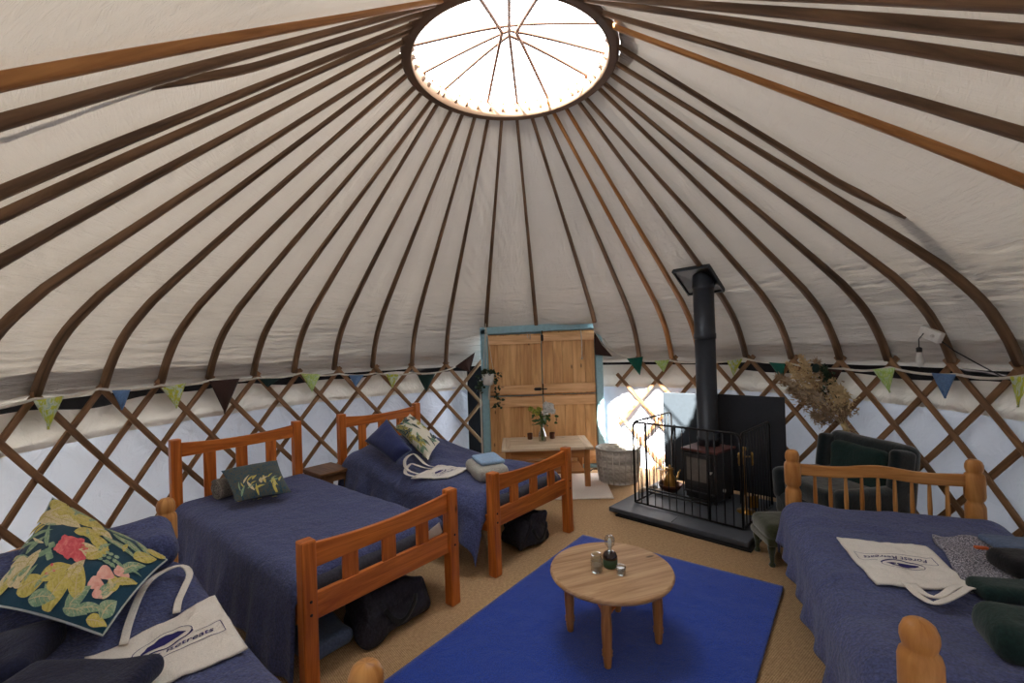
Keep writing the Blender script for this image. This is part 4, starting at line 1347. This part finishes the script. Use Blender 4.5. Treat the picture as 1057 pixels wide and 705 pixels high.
# heat shields behind the stove
def sheet(name, mat, label, p0, p1, z0, z1):
    p0, p1 = Vector(p0), Vector(p1); c = (p0+p1)/2; d = p1-p0
    t = thing(name, label, 'heat shield', (c.x, c.y, HZ if z0 > .04 else 0), math.atan2(d.y, d.x))
    m = MB(); m.box((0, 0, (z0+z1)/2 - t.location.z), (d.length, .008, z1-z0)); m.build('panel', mat, t, bevel=.002)
    for x in (-1, 1):
        m = MB(); m.box((x*(d.length/2-.02), .016, (z0+z1)/2 - t.location.z), (.022, .022, z1-z0)); m.build('upright', mat, t, bevel=.002)
    return t
sheet('heat_shield', 'shield', 'dark grey steel heat shield panel behind the stove on the right', (1.99, 4.57, 0), (2.46, 4.14, 0), HZ, .985)
sheet('heat_shield', 'shield_light', 'pale sunlit heat shield panel left of the flue behind the stove', (1.60, 4.90, 0), (1.93, 4.66, 0), HZ, .975)
# fireguard
GA, GB = Vector((1.085, 4.185, 0)), Vector((1.735, 3.515, 0))
gx = (GB-GA).normalized(); gy = Vector((-gx.y, gx.x, 0)); gy = gy if gy.y > 0 else -gy
gc = GA.lerp(GB, .5)
gt = thing('fireguard', 'black wire fireguard standing round the stove', 'fireguard', (gc.x, gc.y, HZ), math.atan2(gx.y, gx.x))
GW, GH = (GB-GA).length, .745
def hoop(x0, x1, h, mk, r=.05):
    """rounded top outline in a panel plane; mk maps (s, z) to local"""
    pts = [(x0, .012)]
    for k in range(7):
        a = PI - PI/2*k/6; pts.append((x0 + r + r*math.cos(a), h - r + r*math.sin(a)))
    for k in range(7):
        a = PI/2 - PI/2*k/6; pts.append((x1 - r + r*math.cos(a), h - r + r*math.sin(a)))
    pts.append((x1, .012))
    return [mk(s, z) for s, z in pts]
def guard_panel(name, mk, w, gate=None):
    m = MB()
    m.tube(hoop(0, w, GH, mk), .009, 8, caps=True); m.tube([mk(0, .014), mk(w, .014)], .008, 8)
    o = m.build(name, 'iron', gt)
    n = int(round(w/.066))
    for k in range(1, n):
        s = w*k/n
        z0 = .014
        MB().tube([mk(s, z0), mk(s, GH-.004 if .06 < s < w-.06 else GH-.02)], .0045, 6).build('bar', 'iron', o)
    if gate:
        s0, s1 = gate
        for s in gate: MB().tube([mk(s, .014), mk(s, GH-.006)], .010, 8).build('gate_post', 'iron', o)
        MB().tube([mk(s0, .16), mk(s1, .16)], .008, 8).build('gate_rail', 'iron', o)
        MB().tube([mk(s0, .135), mk(s1, .135)], .008, 8).build('gate_rail', 'iron', o)
    return o
guard_panel('front_panel', lambda s, z: Vector((s - GW/2, 0, z)), GW, (.125, .68))
guard_panel('side_panel', lambda s, z: Vector((-GW/2, s, z)), .74)
guard_panel('side_panel', lambda s, z: Vector((GW/2, s + .012, z)), .68)
def GP(x, y, z=HZ): return gc + gx*x + gy*y + Vector((0, 0, z))
# kettle, bowl of kindling, fire tools inside the guard
c = at(692, 508, HZ); 
kt = thing('copper_bowl', 'dark copper bowl on the hearth left of the stove', 'bowl', c)
MB().lathe([(0, .0), (.05, .0), (.06, .006), (.10, .05), (.115, .085), (.108, .085), (.092, .05), (.05, .014), (0, .012)], (0, 0, 0), 28).build('bowl_body', 'copper', kt)
c2 = c + Vector((.0, .0, .0))
kb = thing('brass_kettle', 'tall brass kettle standing in the copper bowl', 'kettle', c2 + Vector((0, 0, .014)))
MB().lathe([(0, 0), (.038, 0), (.062, .03), (.066, .08), (.046, .14), (.030, .165), (.027, .20), (.034, .215), (.034, .225), (0, .235)], (0, 0, 0), 24).build('kettle_body', 'brass', kb)
MB().lathe([(0, .233), (.010, .236), (.012, .248), (0, .256)], (0, 0, 0), 12).build('lid_knob', 'brass', kb)
MB().tube([(.05, .02, .10), (.085, .03, .12), (.10, .035, .16), (.12, .04, .19)], [.014, .011, .008, .007], 8).build('spout', 'brass', kb)
MB().tube([(-.030, -.01, .20), (-.08, -.02, .20), (-.09, -.02, .13), (-.055, -.015, .06)], .006, 8).build('handle', 'brass', kb)
lr = random.Random(4)
for k, (u, v) in enumerate([(664, 508), (672, 506), (668, 501), (680, 509)]):
    c = at(u, v, HZ); an = lr.uniform(0, PI)
    d = Vector((math.cos(an), math.sin(an), 0))*.06
    m = MB().tube([c - d + Vector((0, 0, .022)), c + Vector((0, 0, .026)), c + d + Vector((0, 0, .022))], [.020, .021, .019], 7)
    tag(m.build('kindling', 'benchwood', loc=c + Vector((0, 0, .002))), ['pale kindling stick at the left of the hearth inside the guard', 'pale kindling stick nearest the copper bowl, behind the guard', 'pale kindling stick furthest back in the small kindling pile', 'pale kindling stick at the right end of the kindling pile'][k], 'kindling', 'kindling on the hearth')
c = GP(GW/2-.12, .42)
tl = thing('fire_tool_stand', 'brass-handled fire tools on a stand at the right of the stove', 'fire tools', c)
MB().lathe([(0, 0), (.075, 0), (.075, .012), (.012, .02), (.009, .03), (.008, .52), (.015, .53), (.016, .55), (0, .56)], (0, 0, 0), 20).build('stand', 'brass', tl)
MB().tube([(-.06, 0, .47), (.06, 0, .47)], .006, 8).build('cross_arm', 'brass', tl)
for x, nm in ((-.055, 'poker'), (.055, 'shovel'), (0.0, 'brush')):
    y = -.018 if x else .02
    m = MB(); m.tube([(x, y, .08), (x, y, .40)], .005, 6); o = m.build(nm, 'iron', tl)
    MB().lathe([(.006, .40), (.010, .42), (.008, .47), (.012, .50), (0, .515)], (x, y, 0), 12).build('grip', 'brass', o)
    if nm == 'shovel': MB().box((x, y, .09), (.07, .012, .10)).build('blade', 'brass', o)
    if nm == 'brush': MB().lathe([(.02, .05), (.024, .10), (.010, .14)], (x, y, 0), 12).build('bristles', 'straw_dark', o)

# wicker basket
bc = Vector((1.13, 5.04, 0)); brx, bry, bh = .235, .205, .355
bk = thing('log_basket', 'pale grey wicker log basket standing by the sunlit wall behind the fireguard', 'basket', bc)
m = MB()
rows, cols = 15, 44
def bfn(u, v):
    a = 2*PI*u; zz = bh*v
    wv = .006*math.cos(cols*PI*u*1.0)*(1 if int(v*rows+.5) % 2 else -1)
    s = .86 + .14*v + .03*math.sin(PI*v)
    return Vector(((brx*s + wv)*math.cos(a), (bry*s + wv)*math.sin(a), zz + .004))
m.grid(bfn, cols*4, rows*3, uvfn=lambda u, v: (u*1.5, v*.4))
m.build('weave', 'wicker', bk, solid=.008)
m = MB(); m.tube([bfn(k/48, 1.0) + Vector((0, 0, .006)) for k in range(48)], .012, 8, closed=True); m.build('rim', 'wicker', bk)
m = MB(); m.lathe([(0, .004), (.19, .004), (.19, .012), (0, .012)], (0, 0, 0), 32); m.build('base', 'wicker', bk)
for k in range(22):
    a = 2*PI*k/22
    MB().tube([Vector(((brx*(.862+.14*v+.03*math.sin(PI*v))+.007)*math.cos(a), (bry*(.862+.14*v+.03*math.sin(PI*v))+.007)*math.sin(a), bh*v + .004)) for v in (0, .25, .5, .75, 1)], .005, 6).build('stake', 'wicker', bk)

# ------------------------------------------------------------------ low bench by the door
bn = thing('low_table', 'low bleached-wood table against the pine door', 'table', (.34, 5.13, .009))
bz = .425
m = MB(); 
for k in range(3):
    m.box((-.0, -.205 + .205*k, bz-.014), (.80, .20, .028))
m.box((-.445, 0, bz-.014), (.085, .615, .028)); m.box((.445, 0, bz-.014), (.085, .615, .028))
m.build('tabletop', 'benchwood', bn, bevel=.004)
m = MB(); m.box((0, -.26, bz-.075), (.84, .02, .09)); m.build('apron', 'tableleg', bn, bevel=.003)
m = MB(); m.box((0, .26, bz-.075), (.84, .02, .09)); m.build('apron', 'tableleg', bn, bevel=.003)
for x in (-.42, .42):
    m = MB(); m.box((x, 0, bz-.075), (.02, .50, .09)); m.build('apron', 'tableleg', bn, bevel=.003)
    for y in (-.26, .26):
        m = MB(); m.box((x, y, (bz-.028)/2), (.058, .058, bz-.028)); m.build('leg', 'tableleg', bn, bevel=.005)
m = MB(); m.box((0, .02, .13), (.80, .44, .018)); m.build('shelf', 'tableleg', bn, bevel=.003)
BZ = bz + .009
# books / crate below
c = Vector((.50, 5.10, BZ - .425 + .139 + .009))
# vase with flowers
vx = at(559, 452.5, BZ); vc = Vector((vx.x, 5.15, BZ))
vt = thing('flower_vase', 'clear glass bottle vase of white and yellow-green flowers on the low table', 'vase', vc)
MB().lathe([(0, 0), (.034, 0), (.044, .012), (.046, .06), (.040, .10), (.022, .135), (.018, .16), (.021, .166), (.018, .166), (.015, .16), (.019, .135), (.037, .10), (.043, .06), (.040, .014), (0, .006)], (0, 0, 0), 28).build('vase_body', 'glass', vt)
fr_r = random.Random(9)
m = MB()
tips = []
for k in range(11):
    a = fr_r.uniform(0, 2*PI); rr = fr_r.uniform(.03, .15); hh = fr_r.uniform(.28, .40)
    tip = Vector((rr*math.cos(a), rr*math.sin(a)*.7, hh)); tips.append(tip)
    m.tube([(0.01*math.cos(a), .01*math.sin(a), .012), (.008*math.cos(a), .008*math.sin(a), .16), tip*.6 + Vector((0, 0, .10)), tip], .0022, 5)
m.build('stems', 'leaf', vt)['kind'] = 'stuff'
def leafquad(m, p, d, L, w, mi=0):
    d = Vector(d).normalized(); s = d.cross(Vector((fr_r.uniform(-1, 1), fr_r.uniform(-1, 1), fr_r.uniform(-.3, 1)))).normalized(); nn = s.cross(d)
    V = [p, p + d*L*.3 + s*w + nn*.12*L, p + d*L*.7 + s*w*.8 + nn*.1*L, p + d*L, p + d*L*.7 - s*w*.8 + nn*.1*L, p + d*L*.3 - s*w + nn*.12*L, p + d*L*.5 + nn*.02*L]
    m.add(V, [(0, 1, 6), (1, 2, 6), (2, 3, 6), (3, 4, 6), (4, 5, 6), (5, 0, 6)], None, mi, True)
m = MB()
for k in range(70):
    p = Vector((fr_r.gauss(0, .05), fr_r.gauss(0, .04), fr_r.uniform(.19, .36)))
    leafquad(m, p, (fr_r.gauss(0, 1), fr_r.gauss(0, 1), fr_r.uniform(-.3, .8)), fr_r.uniform(.04, .08), fr_r.uniform(.010, .018))
m.build('foliage', 'leaf', vt)['kind'] = 'stuff'
def bloom(name, mat, cs, r, n=40):
    for c in cs:
        m = MB(); c = Vector(c)
        for k in range(n):
            d = Vector((fr_r.gauss(0, 1), fr_r.gauss(0, 1), fr_r.gauss(0, .8))).normalized()
            leafquad(m, c + d*r*.45, d + Vector((0, 0, .3)), r*.7, r*.32)
        m.soft(c, (r*1.2, r*1.2, r*1.1), r*.5, None, 0, 3, 2)
        m.build(name, mat, vt)
bloom('white_bloom', 'petal', [(.07, -.03, .37), (.115, -.02, .345), (.04, -.05, .34), (.10, -.05, .40), (.05, .0, .41)], .042)
bloom('yellow_bloom', 'leaf_yellow', [(-.05, -.04, .33), (-.09, -.02, .35), (-.03, -.03, .37), (-.125, -.01, .375)], .03)
for u, v, lb in ((547, 449.5, 'small pink-brown glass tealight left of the flower vase'), (570, 449, 'small pink-brown glass tealight right of the flower vase')):
    c = at(u, v, BZ); c.y = 5.30; c.x = atY(u, v, 5.30).x; c.z = BZ
    t = thing('tealight_glass', lb, 'candle holder', c, 0, 'tealights on the low table')
    MB().lathe([(0, 0), (.026, 0), (.029, .004), (.031, .07), (.028, .07), (.026, .01), (0, .008)], (0, 0, 0), 20).build('holder', 'copper', t)
    MB().lathe([(0, .009), (.0255, .009), (.027, .045), (0, .046)], (0, 0, 0), 16).build('candle', 'wax', t)

# ------------------------------------------------------------------ bedside stool
sq = Vector((-1.735, 4.17, 0))
sl_ = thing('side_stool', 'small dark wooden side table between the two slatted pine beds', 'side table', sq, R(50))
m = MB(); m.box((0, 0, .455), (.29, .36, .026)); m.build('top', 'stoolwood', sl_, bevel=.006)
for x in (-1, 1):
    for y in (-1, 1):
        MB().box((x*.115, y*.145, .221), (.038, .038, .442)).build('leg', 'stoolwood', sl_, bevel=.004)
for s, c in (((.20, .016, .06), (0, -.145, .405)), ((.20, .016, .06), (0, .145, .405)), ((.016, .26, .06), (-.115, 0, .405)), ((.016, .26, .06), (.115, 0, .405))):
    MB().box(c, s).build('apron', 'stoolwood', sl_, bevel=.002)

# ------------------------------------------------------------------ armchair and footstool
ac = thing('armchair', 'dark green velvet armchair behind the spindle headboard by the wall', 'armchair', (2.42, 3.44, 0), R(7))
# local: faces -x ; width along y
def cush(name, c, s, r, mat, rot=None, seed=0, lump=.006): return MB().soft(c, s, r, rot, 0, 4, 5, lump, 5, seed).build(name, mat, ac)
cush('base', (0.02, 0, .20), (.60, .68, .20), .05, 'velvet', None, 1)
cush('seat_cushion', (-.03, 0, .36), (.50, .48, .14), .06, 'velvet', None, 2, .01)
cush('backrest', (.265, 0, .48), (.13, .70, .54), .06, 'velvet', Matrix.Rotation(R(8), 3, 'Y'), 3)
lab(cush('back_cushion', (.175, 0, .53), (.11, .46, .34), .05, 'darkgreen', Matrix.Rotation(R(8), 3, 'Y'), 4, .012), 'deep blue-green back cushion')
for y in (-1, 1):
    cush('arm', (-.02, y*.30, .35), (.54, .12, .26), .055, 'velvet', None, 5+y)
    cush('wing', (.20, y*.315, .57), (.17, .08, .32), .038, 'velvet', Matrix.Rotation(R(8), 3, 'Y'), 8+y)
for x in (-.22, .26):
    for y in (-.28, .28): MB().lathe([(.018, 0), (.024, .10)], (x, y, 0), 10).build('foot', 'stoolwood', ac)
fs = thing('footstool', 'small olive green velvet footstool with turned legs by the hearth corner', 'footstool', (1.845, 3.165, 0), R(-6))
MB().soft((0, 0, .225), (.34, .30, .12), .05, None, 0, 4, 6, .006, 6, 2).build('padded_top', 'velvet2', fs)
MB().soft((0, 0, .165), (.335, .295, .055), .015, None, 0, 3, 5, .002, 8, 4).build('skirt_band', 'velvet2', fs)
for x in (-.135, .135):
    for y in (-.115, .115): MB().lathe([(.0, 0), (.018, 0), (.022, .012), (.012, .03), (.016, .07), (.024, .11), (.026, .145)], (x, y, 0), 14).build('leg', 'velvet2', fs)

# ------------------------------------------------------------------ under-bed bags
def duffel(label, c, rz, s, seed):
    t = thing('duffel_bag', label, 'bag', c, rz)
    MB().soft((0, 0, s[2]/2+.004), s, min(s)*.24, None, 0, 4, 12, .045, 8, seed, taper=lambda p: Vector((p.x*(1-.25*(p.z/s[2]+.5)), p.y*(1-.35*(p.z/s[2]+.5)), p.z))).build('bag_body', 'bag', t)
    for y in (-1, 1):
        pts = [Vector((x*s[0]*.22, y*(s[1]/2+.004)*(1 if abs(x) > .9 else 1.08), s[2]*.72 - .10*(1-x*x))) for x in [k/6-1 for k in range(13)]]
        MB().tube(pts, 1.0, 6, flat=(.014, .003), upv=(0, 1, 0)).build('handle', 'blackcloth', t)
    m = MB(); m.tube([(-s[0]*.4, 0, s[2]+.006), (0, .01, s[2]+.012), (s[0]*.4, 0, s[2]+.006)], 1.0, 6, flat=(.008, .004), upv=(0, 0, 1)); m.build('zip', 'blackcloth', t)
    return t
p = at(392, 645, .0); v_ = frame_of(bed2).to_3x3() @ Vector((0, 1, 0))
q = Vector((-.75, 2.56, 0)); duffel('crumpled black duffel bag under the foot of the second bed', (q.x, q.y, 0), R(50.5), (.46, .26, .24), 3)
q = Vector((.06, 3.56, 0)); duffel('black duffel bag under the foot of the bed nearest the door', (q.x, q.y, 0), R(52), (.42, .26, .22), 9)
c = at(330, 668, .03)
soft_thing('grey_sheet', 'folded blue-grey sheet on the floor under the corner of the second bed', 'sheet', (c.x-.03, c.y+.05, .055), (.26, .30, .10), .045, 'denim2', R(45), lump=.02, m=6, seed=14)

# ------------------------------------------------------------------ hanging planter by the door
hp = atY(504, 391, 5.46)
pl = thing('hanging_planter', 'white hanging pot of trailing ivy left of the door', 'planter', (hp.x, hp.y, hp.z-.075))
MB().lathe([(0, 0), (.050, 0), (.058, .006), (.074, .135), (.070, .135), (.056, .012), (0, .010)], (0, 0, 0), 24).build('pot', 'offwhite', pl)
top = Vector((-.012, .0, .74))
for a in (0.4, 2.5, 4.6):
    MB().tube([Vector((.074*math.cos(a), .074*math.sin(a), .13)), top], .0035, 5).build('hanging_cord', 'cord', pl)
MB().tube([Vector((.07*math.cos(3.6), .07*math.sin(3.6), .13)), Vector((.03, -.06, .02)), Vector((0.01, -.03, -.06)), Vector((.005, -.02, -.17))], [.004, .004, .012, .014], 6).build('tassel', 'cord', pl)
m = MB()
for k in range(150):
    a = fr_r.uniform(0, 2*PI); s = fr_r.random()
    if k < 60: p = Vector((.06*math.cos(a), .06*math.sin(a), .13 + fr_r.uniform(0, .05)))
    elif k < 110: p = Vector((.085 + fr_r.gauss(.02, .018), -.03 + fr_r.gauss(0, .02), .14 - .40*s))
    else: p = Vector((-.10 + fr_r.gauss(0, .025), fr_r.gauss(0, .02), .12 - .22*s))
    leafquad(m, p, (fr_r.gauss(0, 1), fr_r.gauss(0, 1), fr_r.gauss(-.3, .7)), fr_r.uniform(.03, .055), fr_r.uniform(.014, .022))
m.build('ivy', 'leaf_dark', pl)['kind'] = 'stuff'

# ------------------------------------------------------------------ dried flower bunch on the right wall
tie = atR(873, 441, 2.88)
dfb = thing('dried_flower_bunch', 'big bunch of dried grasses and flowers hung on the lattice above the armchair', 'dried flowers', tie)
rd = random.Random(17)
def plume(target, mat, name, n, L, w, spread):
    m = MB(); T = Vector(target) - tie
    m.tube([Vector(), T*.5, T*.92], .0025, 4)
    d = T.normalized()
    for k in range(n):
        s = rd.random()
        p = T*(.55 + .45*s) + Vector((rd.gauss(0, 1), rd.gauss(0, 1), rd.gauss(0, 1)))*spread*(1.15-s)*.4
        dd = (d*rd.uniform(.3, 1) + Vector((rd.gauss(0, .7), rd.gauss(0, .7), rd.gauss(0, .7)))).normalized()
        s_ = dd.cross(Vector((rd.gauss(0, 1), rd.gauss(0, 1), rd.gauss(0, 1)))).normalized()*w*2.0*rd.uniform(.5, 1)
        l = L*rd.uniform(.5, 1)
        m.add([p - s_, p + s_, p + dd*l + s_*.25, p + dd*l - s_*.25], [(0, 1, 2, 3)], None, 0, True)
    return m.build(name, mat, dfb)
for (u, v), mat, nm, n, L, w, sp in [((803, 388), 'straw_dark', 'plume', 420, .055, .0035, .10), ((815, 402), 'straw_dark', 'plume', 420, .055, .0035, .10), ((840, 428), 'straw_dark', 'plume', 380, .05, .004, .09), ((850, 420), 'straw_dark', 'plume', 300, .05, .004, .08),
        ((813, 375), 'straw', 'seed_head', 420, .03, .006, .11), ((826, 368), 'straw', 'seed_head', 380, .03, .006, .10), ((868, 400), 'straw', 'seed_head', 420, .028, .006, .10), ((858, 392), 'straw', 'seed_head', 360, .028, .006, .10), ((871, 415), 'straw_dark', 'seed_head', 300, .03, .006, .08),
        ((842, 372), 'straw_dark', 'plume', 320, .05, .004, .09), ((850, 378), 'leaf_dark', 'dark_sprig', 160, .04, .007, .09), ((812, 392), 'straw_pale', 'pale_plume', 300, .06, .004, .05), ((832, 398), 'straw_pale', 'pale_plume', 300, .06, .004, .05), ((838, 410), 'straw', 'seed_head', 260, .03, .006, .09)]:
    plume(atR(u, v, 2.84 + rd.uniform(-.05, .05)), mat, nm, n, L, w, sp)
c = atR(841, 380, 2.78) - tie
m = MB(); m.lathe([(0, .0), (.03, .004), (.040, .012), (.030, .02), (0, .014)], c, 20, axis=Matrix.Rotation(R(90), 3, 'X') @ Matrix.Rotation(R(10), 3, 'Y')); lab(m.build('seed_disc', 'flag_deep', dfb), 'round blue-black seed head')
m = MB()
for k in range(26):
    d = Vector((rd.gauss(.25, .6), rd.gauss(-.2, .4), rd.gauss(-.9, .5))).normalized()
    m.tube([Vector((0, 0, 0)), d*rd.uniform(.04, .11)], .0022, 4)
m.tube([Vector((-.02, 0, .03)), Vector((.01, 0, -.03))], .022, 8)
m.build('stalks', 'straw', dfb)['kind'] = 'stuff'

# ------------------------------------------------------------------ bunting
def bunting(label, anchors, flags, r):
    """anchors: image-order points (azimuth, z); flags (az0, z0, az1, z1, azt, zt, mat, label)"""
    pts = []
    for (a0, z0), (a1, z1) in zip(anchors, anchors[1:]):
        for k in range(8):
            t = k/8
            pts.append(pol(a0 + (a1-a0)*t, r, z0 + (z1-z0)*t - .022*4*t*(1-t)))
    pts.append(pol(anchors[-1][0], r, anchors[-1][1]))
    t = thing('bunting', label, 'bunting', pts[0])
    MB().tube(pts, 1.0, 6, flat=(.0045, .009), upv=(0, 0, 1)).build('tape', 'cord', t, world=True)
    for a0, z0, a1, z1, at_, zt_, mat, lb in flags:
        A, B, C = pol(a0, r-.004, z0), pol(a1, r-.004, z1), pol(at_, r-.002, zt_)
        def fn(u, v, A=A, B=B, C=C):
            p = A.lerp(B, u).lerp(C, v)
            d = Vector((p.x-YC.x, p.y-YC.y, 0)).normalized()
            return p - d*(.010*math.sin(u*PI)*math.sin(v*3+1) + .006*math.sin(u*9+a0)*v)
        m = MB().grid(fn, 10, 10, uvfn=lambda u, v: (u*.35+a0, v*.35))
        lab(m.build('pennant', mat, t, world=True, solid=.002), lb)
    return t
Y_, G_, BL2, DG, BR, DP = 'print_yellow', 'print_green', 'flag_blue', 'flag_green', 'flag_brown', 'flag_deep'
bunting('string of cloth pennants along the lattice top from the left to the door',
        [(-101, 1.30), (-92, 1.31), (-84, 1.33), (-75, 1.31), (-66.5, 1.32), (-58.5, 1.30), (-50, 1.315), (-42, 1.28), (-34, 1.26), (-25, 1.235), (-17, 1.25), (-10, 1.44)],
        [(-92.3, 1.30, -88.6, 1.31, -90.5, 1.11, Y_, 'yellow leaf-print pennant'), (-82.3, 1.31, -79.7, 1.30, -80.9, 1.16, BL2, 'blue pennant'), (-75.1, 1.29, -71.2, 1.31, -72.7, 1.11, Y_, 'yellow leaf-print pennant'),
         (-67.3, 1.31, -61.9, 1.31, -64.7, 1.0, BR, 'dark brown pennant'), (-58.3, 1.29, -54.2, 1.28, -56.7, 1.20, DP, 'dark green folded pennant'), (-50.1, 1.31, -46.0, 1.29, -47.9, 1.11, G_, 'green leaf-print pennant'),
         (-40.0, 1.26, -36.6, 1.25, -38.5, 1.12, BL2, 'blue pennant'), (-31.6, 1.24, -28.4, 1.23, -30.2, 1.07, Y_, 'yellow leaf-print pennant'), (-24.3, 1.21, -20.0, 1.21, -22.3, 1.0, DP, 'dark green pennant'), (-15.1, 1.29, -10.1, 1.46, -11.5, 1.21, BR, 'dark brown pennant')], 2.93)
bunting('string of cloth pennants along the lattice top right of the door',
        [(21.5, 1.58), (24, 1.42), (29, 1.335), (36, 1.31), (44, 1.29), (52, 1.33), (60, 1.29), (70, 1.25), (77, 1.275), (86, 1.25), (94, 1.27), (101, 1.28)],
        [(26.9, 1.33, 30.7, 1.35, 29.8, 1.13, DG, 'green pennant'), (33.2, 1.30, 36.6, 1.31, 35.2, 1.17, G_, 'pale green leaf-print pennant'), (48.8, 1.30, 52.0, 1.32, 50.0, 1.14, Y_, 'yellow leaf-print pennant'), (57.0, 1.29, 60.0, 1.28, 59.4, 1.12, DG, 'green pennant'), (66.2, 1.25, 69.8, 1.24, 68.0, 1.08, BR, 'dark brown pennant'),
         (74.5, 1.255, 77.9, 1.275, 76.9, 1.08, G_, 'green leaf-print pennant'), (82.9, 1.25, 86.1, 1.25, 84.5, 1.08, BL2, 'blue pennant'), (92.5, 1.26, 95.0, 1.27, 93.1, 1.08, Y_, 'yellow leaf-print pennant')], 2.93)
# the short end flags over the door frame
tag_ = thing('door_pennant', 'large dark brown pennant hanging over the upper right corner of the door frame', 'pennant', (1.02, 5.52, 1.60))
def dpf(u, v):
    A, B, C = atY(613, 342, 5.53), atY(632, 368, 5.50), atY(614, 366, 5.53)
    return A.lerp(B, u).lerp(C, v)
MB().grid(dpf, 8, 8).build('cloth', BR, tag_, world=True, solid=.003)
MB().tube([atY(613.5, 329, 5.53), atY(614, 343, 5.53), atY(622, 356, 5.51), atY(633, 368, 5.49)], .004, 5).build('tape', 'cord', tag_, world=True)
lf_ = MB()
c = atY(608, 329.5, 5.52)
for k in range(14): leafquad(lf_, c + Vector((rd.gauss(0, .025), rd.gauss(0, .008), rd.gauss(0, .012))), (rd.gauss(0, 1), rd.gauss(-.5, .4), rd.gauss(0, .7)), .05, .016)
tag(lf_.build('leaf_sprig', 'leaf_yellow', loc=c), 'small yellow-green leaf sprig on top of the blue door frame', 'leaf sprig')

# ------------------------------------------------------------------ light bulb with its cable on the right wall
bp = atR(949, 368, 2.80)
lb_ = thing('hanging_bulb', 'white light bulb hanging from a short black flex on the right wall', 'light bulb', bp)
m = MB(); m.lathe([(0, -.075), (.016, -.070), (.022, -.05), (.022, -.02), (.015, .02), (.015, .035)], (0, 0, 0), 20); m.build('bulb', 'white', lb_)
m = MB(); m.lathe([(.0165, .030), (.0165, .06), (.006, .066), (0, .066)], (0, 0, 0), 16); m.build('socket', 'blackcord', lb_)
top = atR(958, 339, 2.88) - bp
m = MB(); m.tube([(0, 0, .06), (.0, .0, .12), top*.6 + Vector((0, 0, .05)), top], .0035, 6); m.build('flex', 'blackcord', lb_)
jc = atR(961, 345, 2.86)
jb = thing('junction_box', 'white junction box on a roof pole above the hanging bulb', 'junction box', jc)
rot = Matrix.Rotation(R(-84), 3, 'Z') @ Matrix.Rotation(R(25), 3, 'Y')
MB().box((0, 0, 0), (.15, .04, .075), rot).build('cover', 'white', jb, bevel=.006)
MB().lathe([(.012, 0), (.012, .008), (0, .008)], rot @ Vector((.03, -.018, 0)), 12, axis=rot @ Matrix.Rotation(R(90), 3, 'X')).build('gland', 'white', jb)
m = MB(); pts = [atR(963, 346, 2.86), atR(985, 362, 2.90), atR(1010, 376, 2.95), atR(1035, 389, 2.95), atR(1058, 400, 2.95)]
m.tube(pts, .0042, 6)
tag(m.build('power_cable', 'blackcord', loc=pts[0]), 'black cable running down the right wall from the junction box', 'cable')
# black cable on the floor by the door
m = MB(); pts = [at(u, v, .03) for u, v in ((607, 488), (612, 484), (620, 484), (626, 487), (622, 489))]
m.tube(pts, .006, 6)
tag(m.build('floor_cable', 'blackcord', loc=(pts[0].x, pts[0].y, .012)), 'black cable loop on the mat beside the door', 'cable')
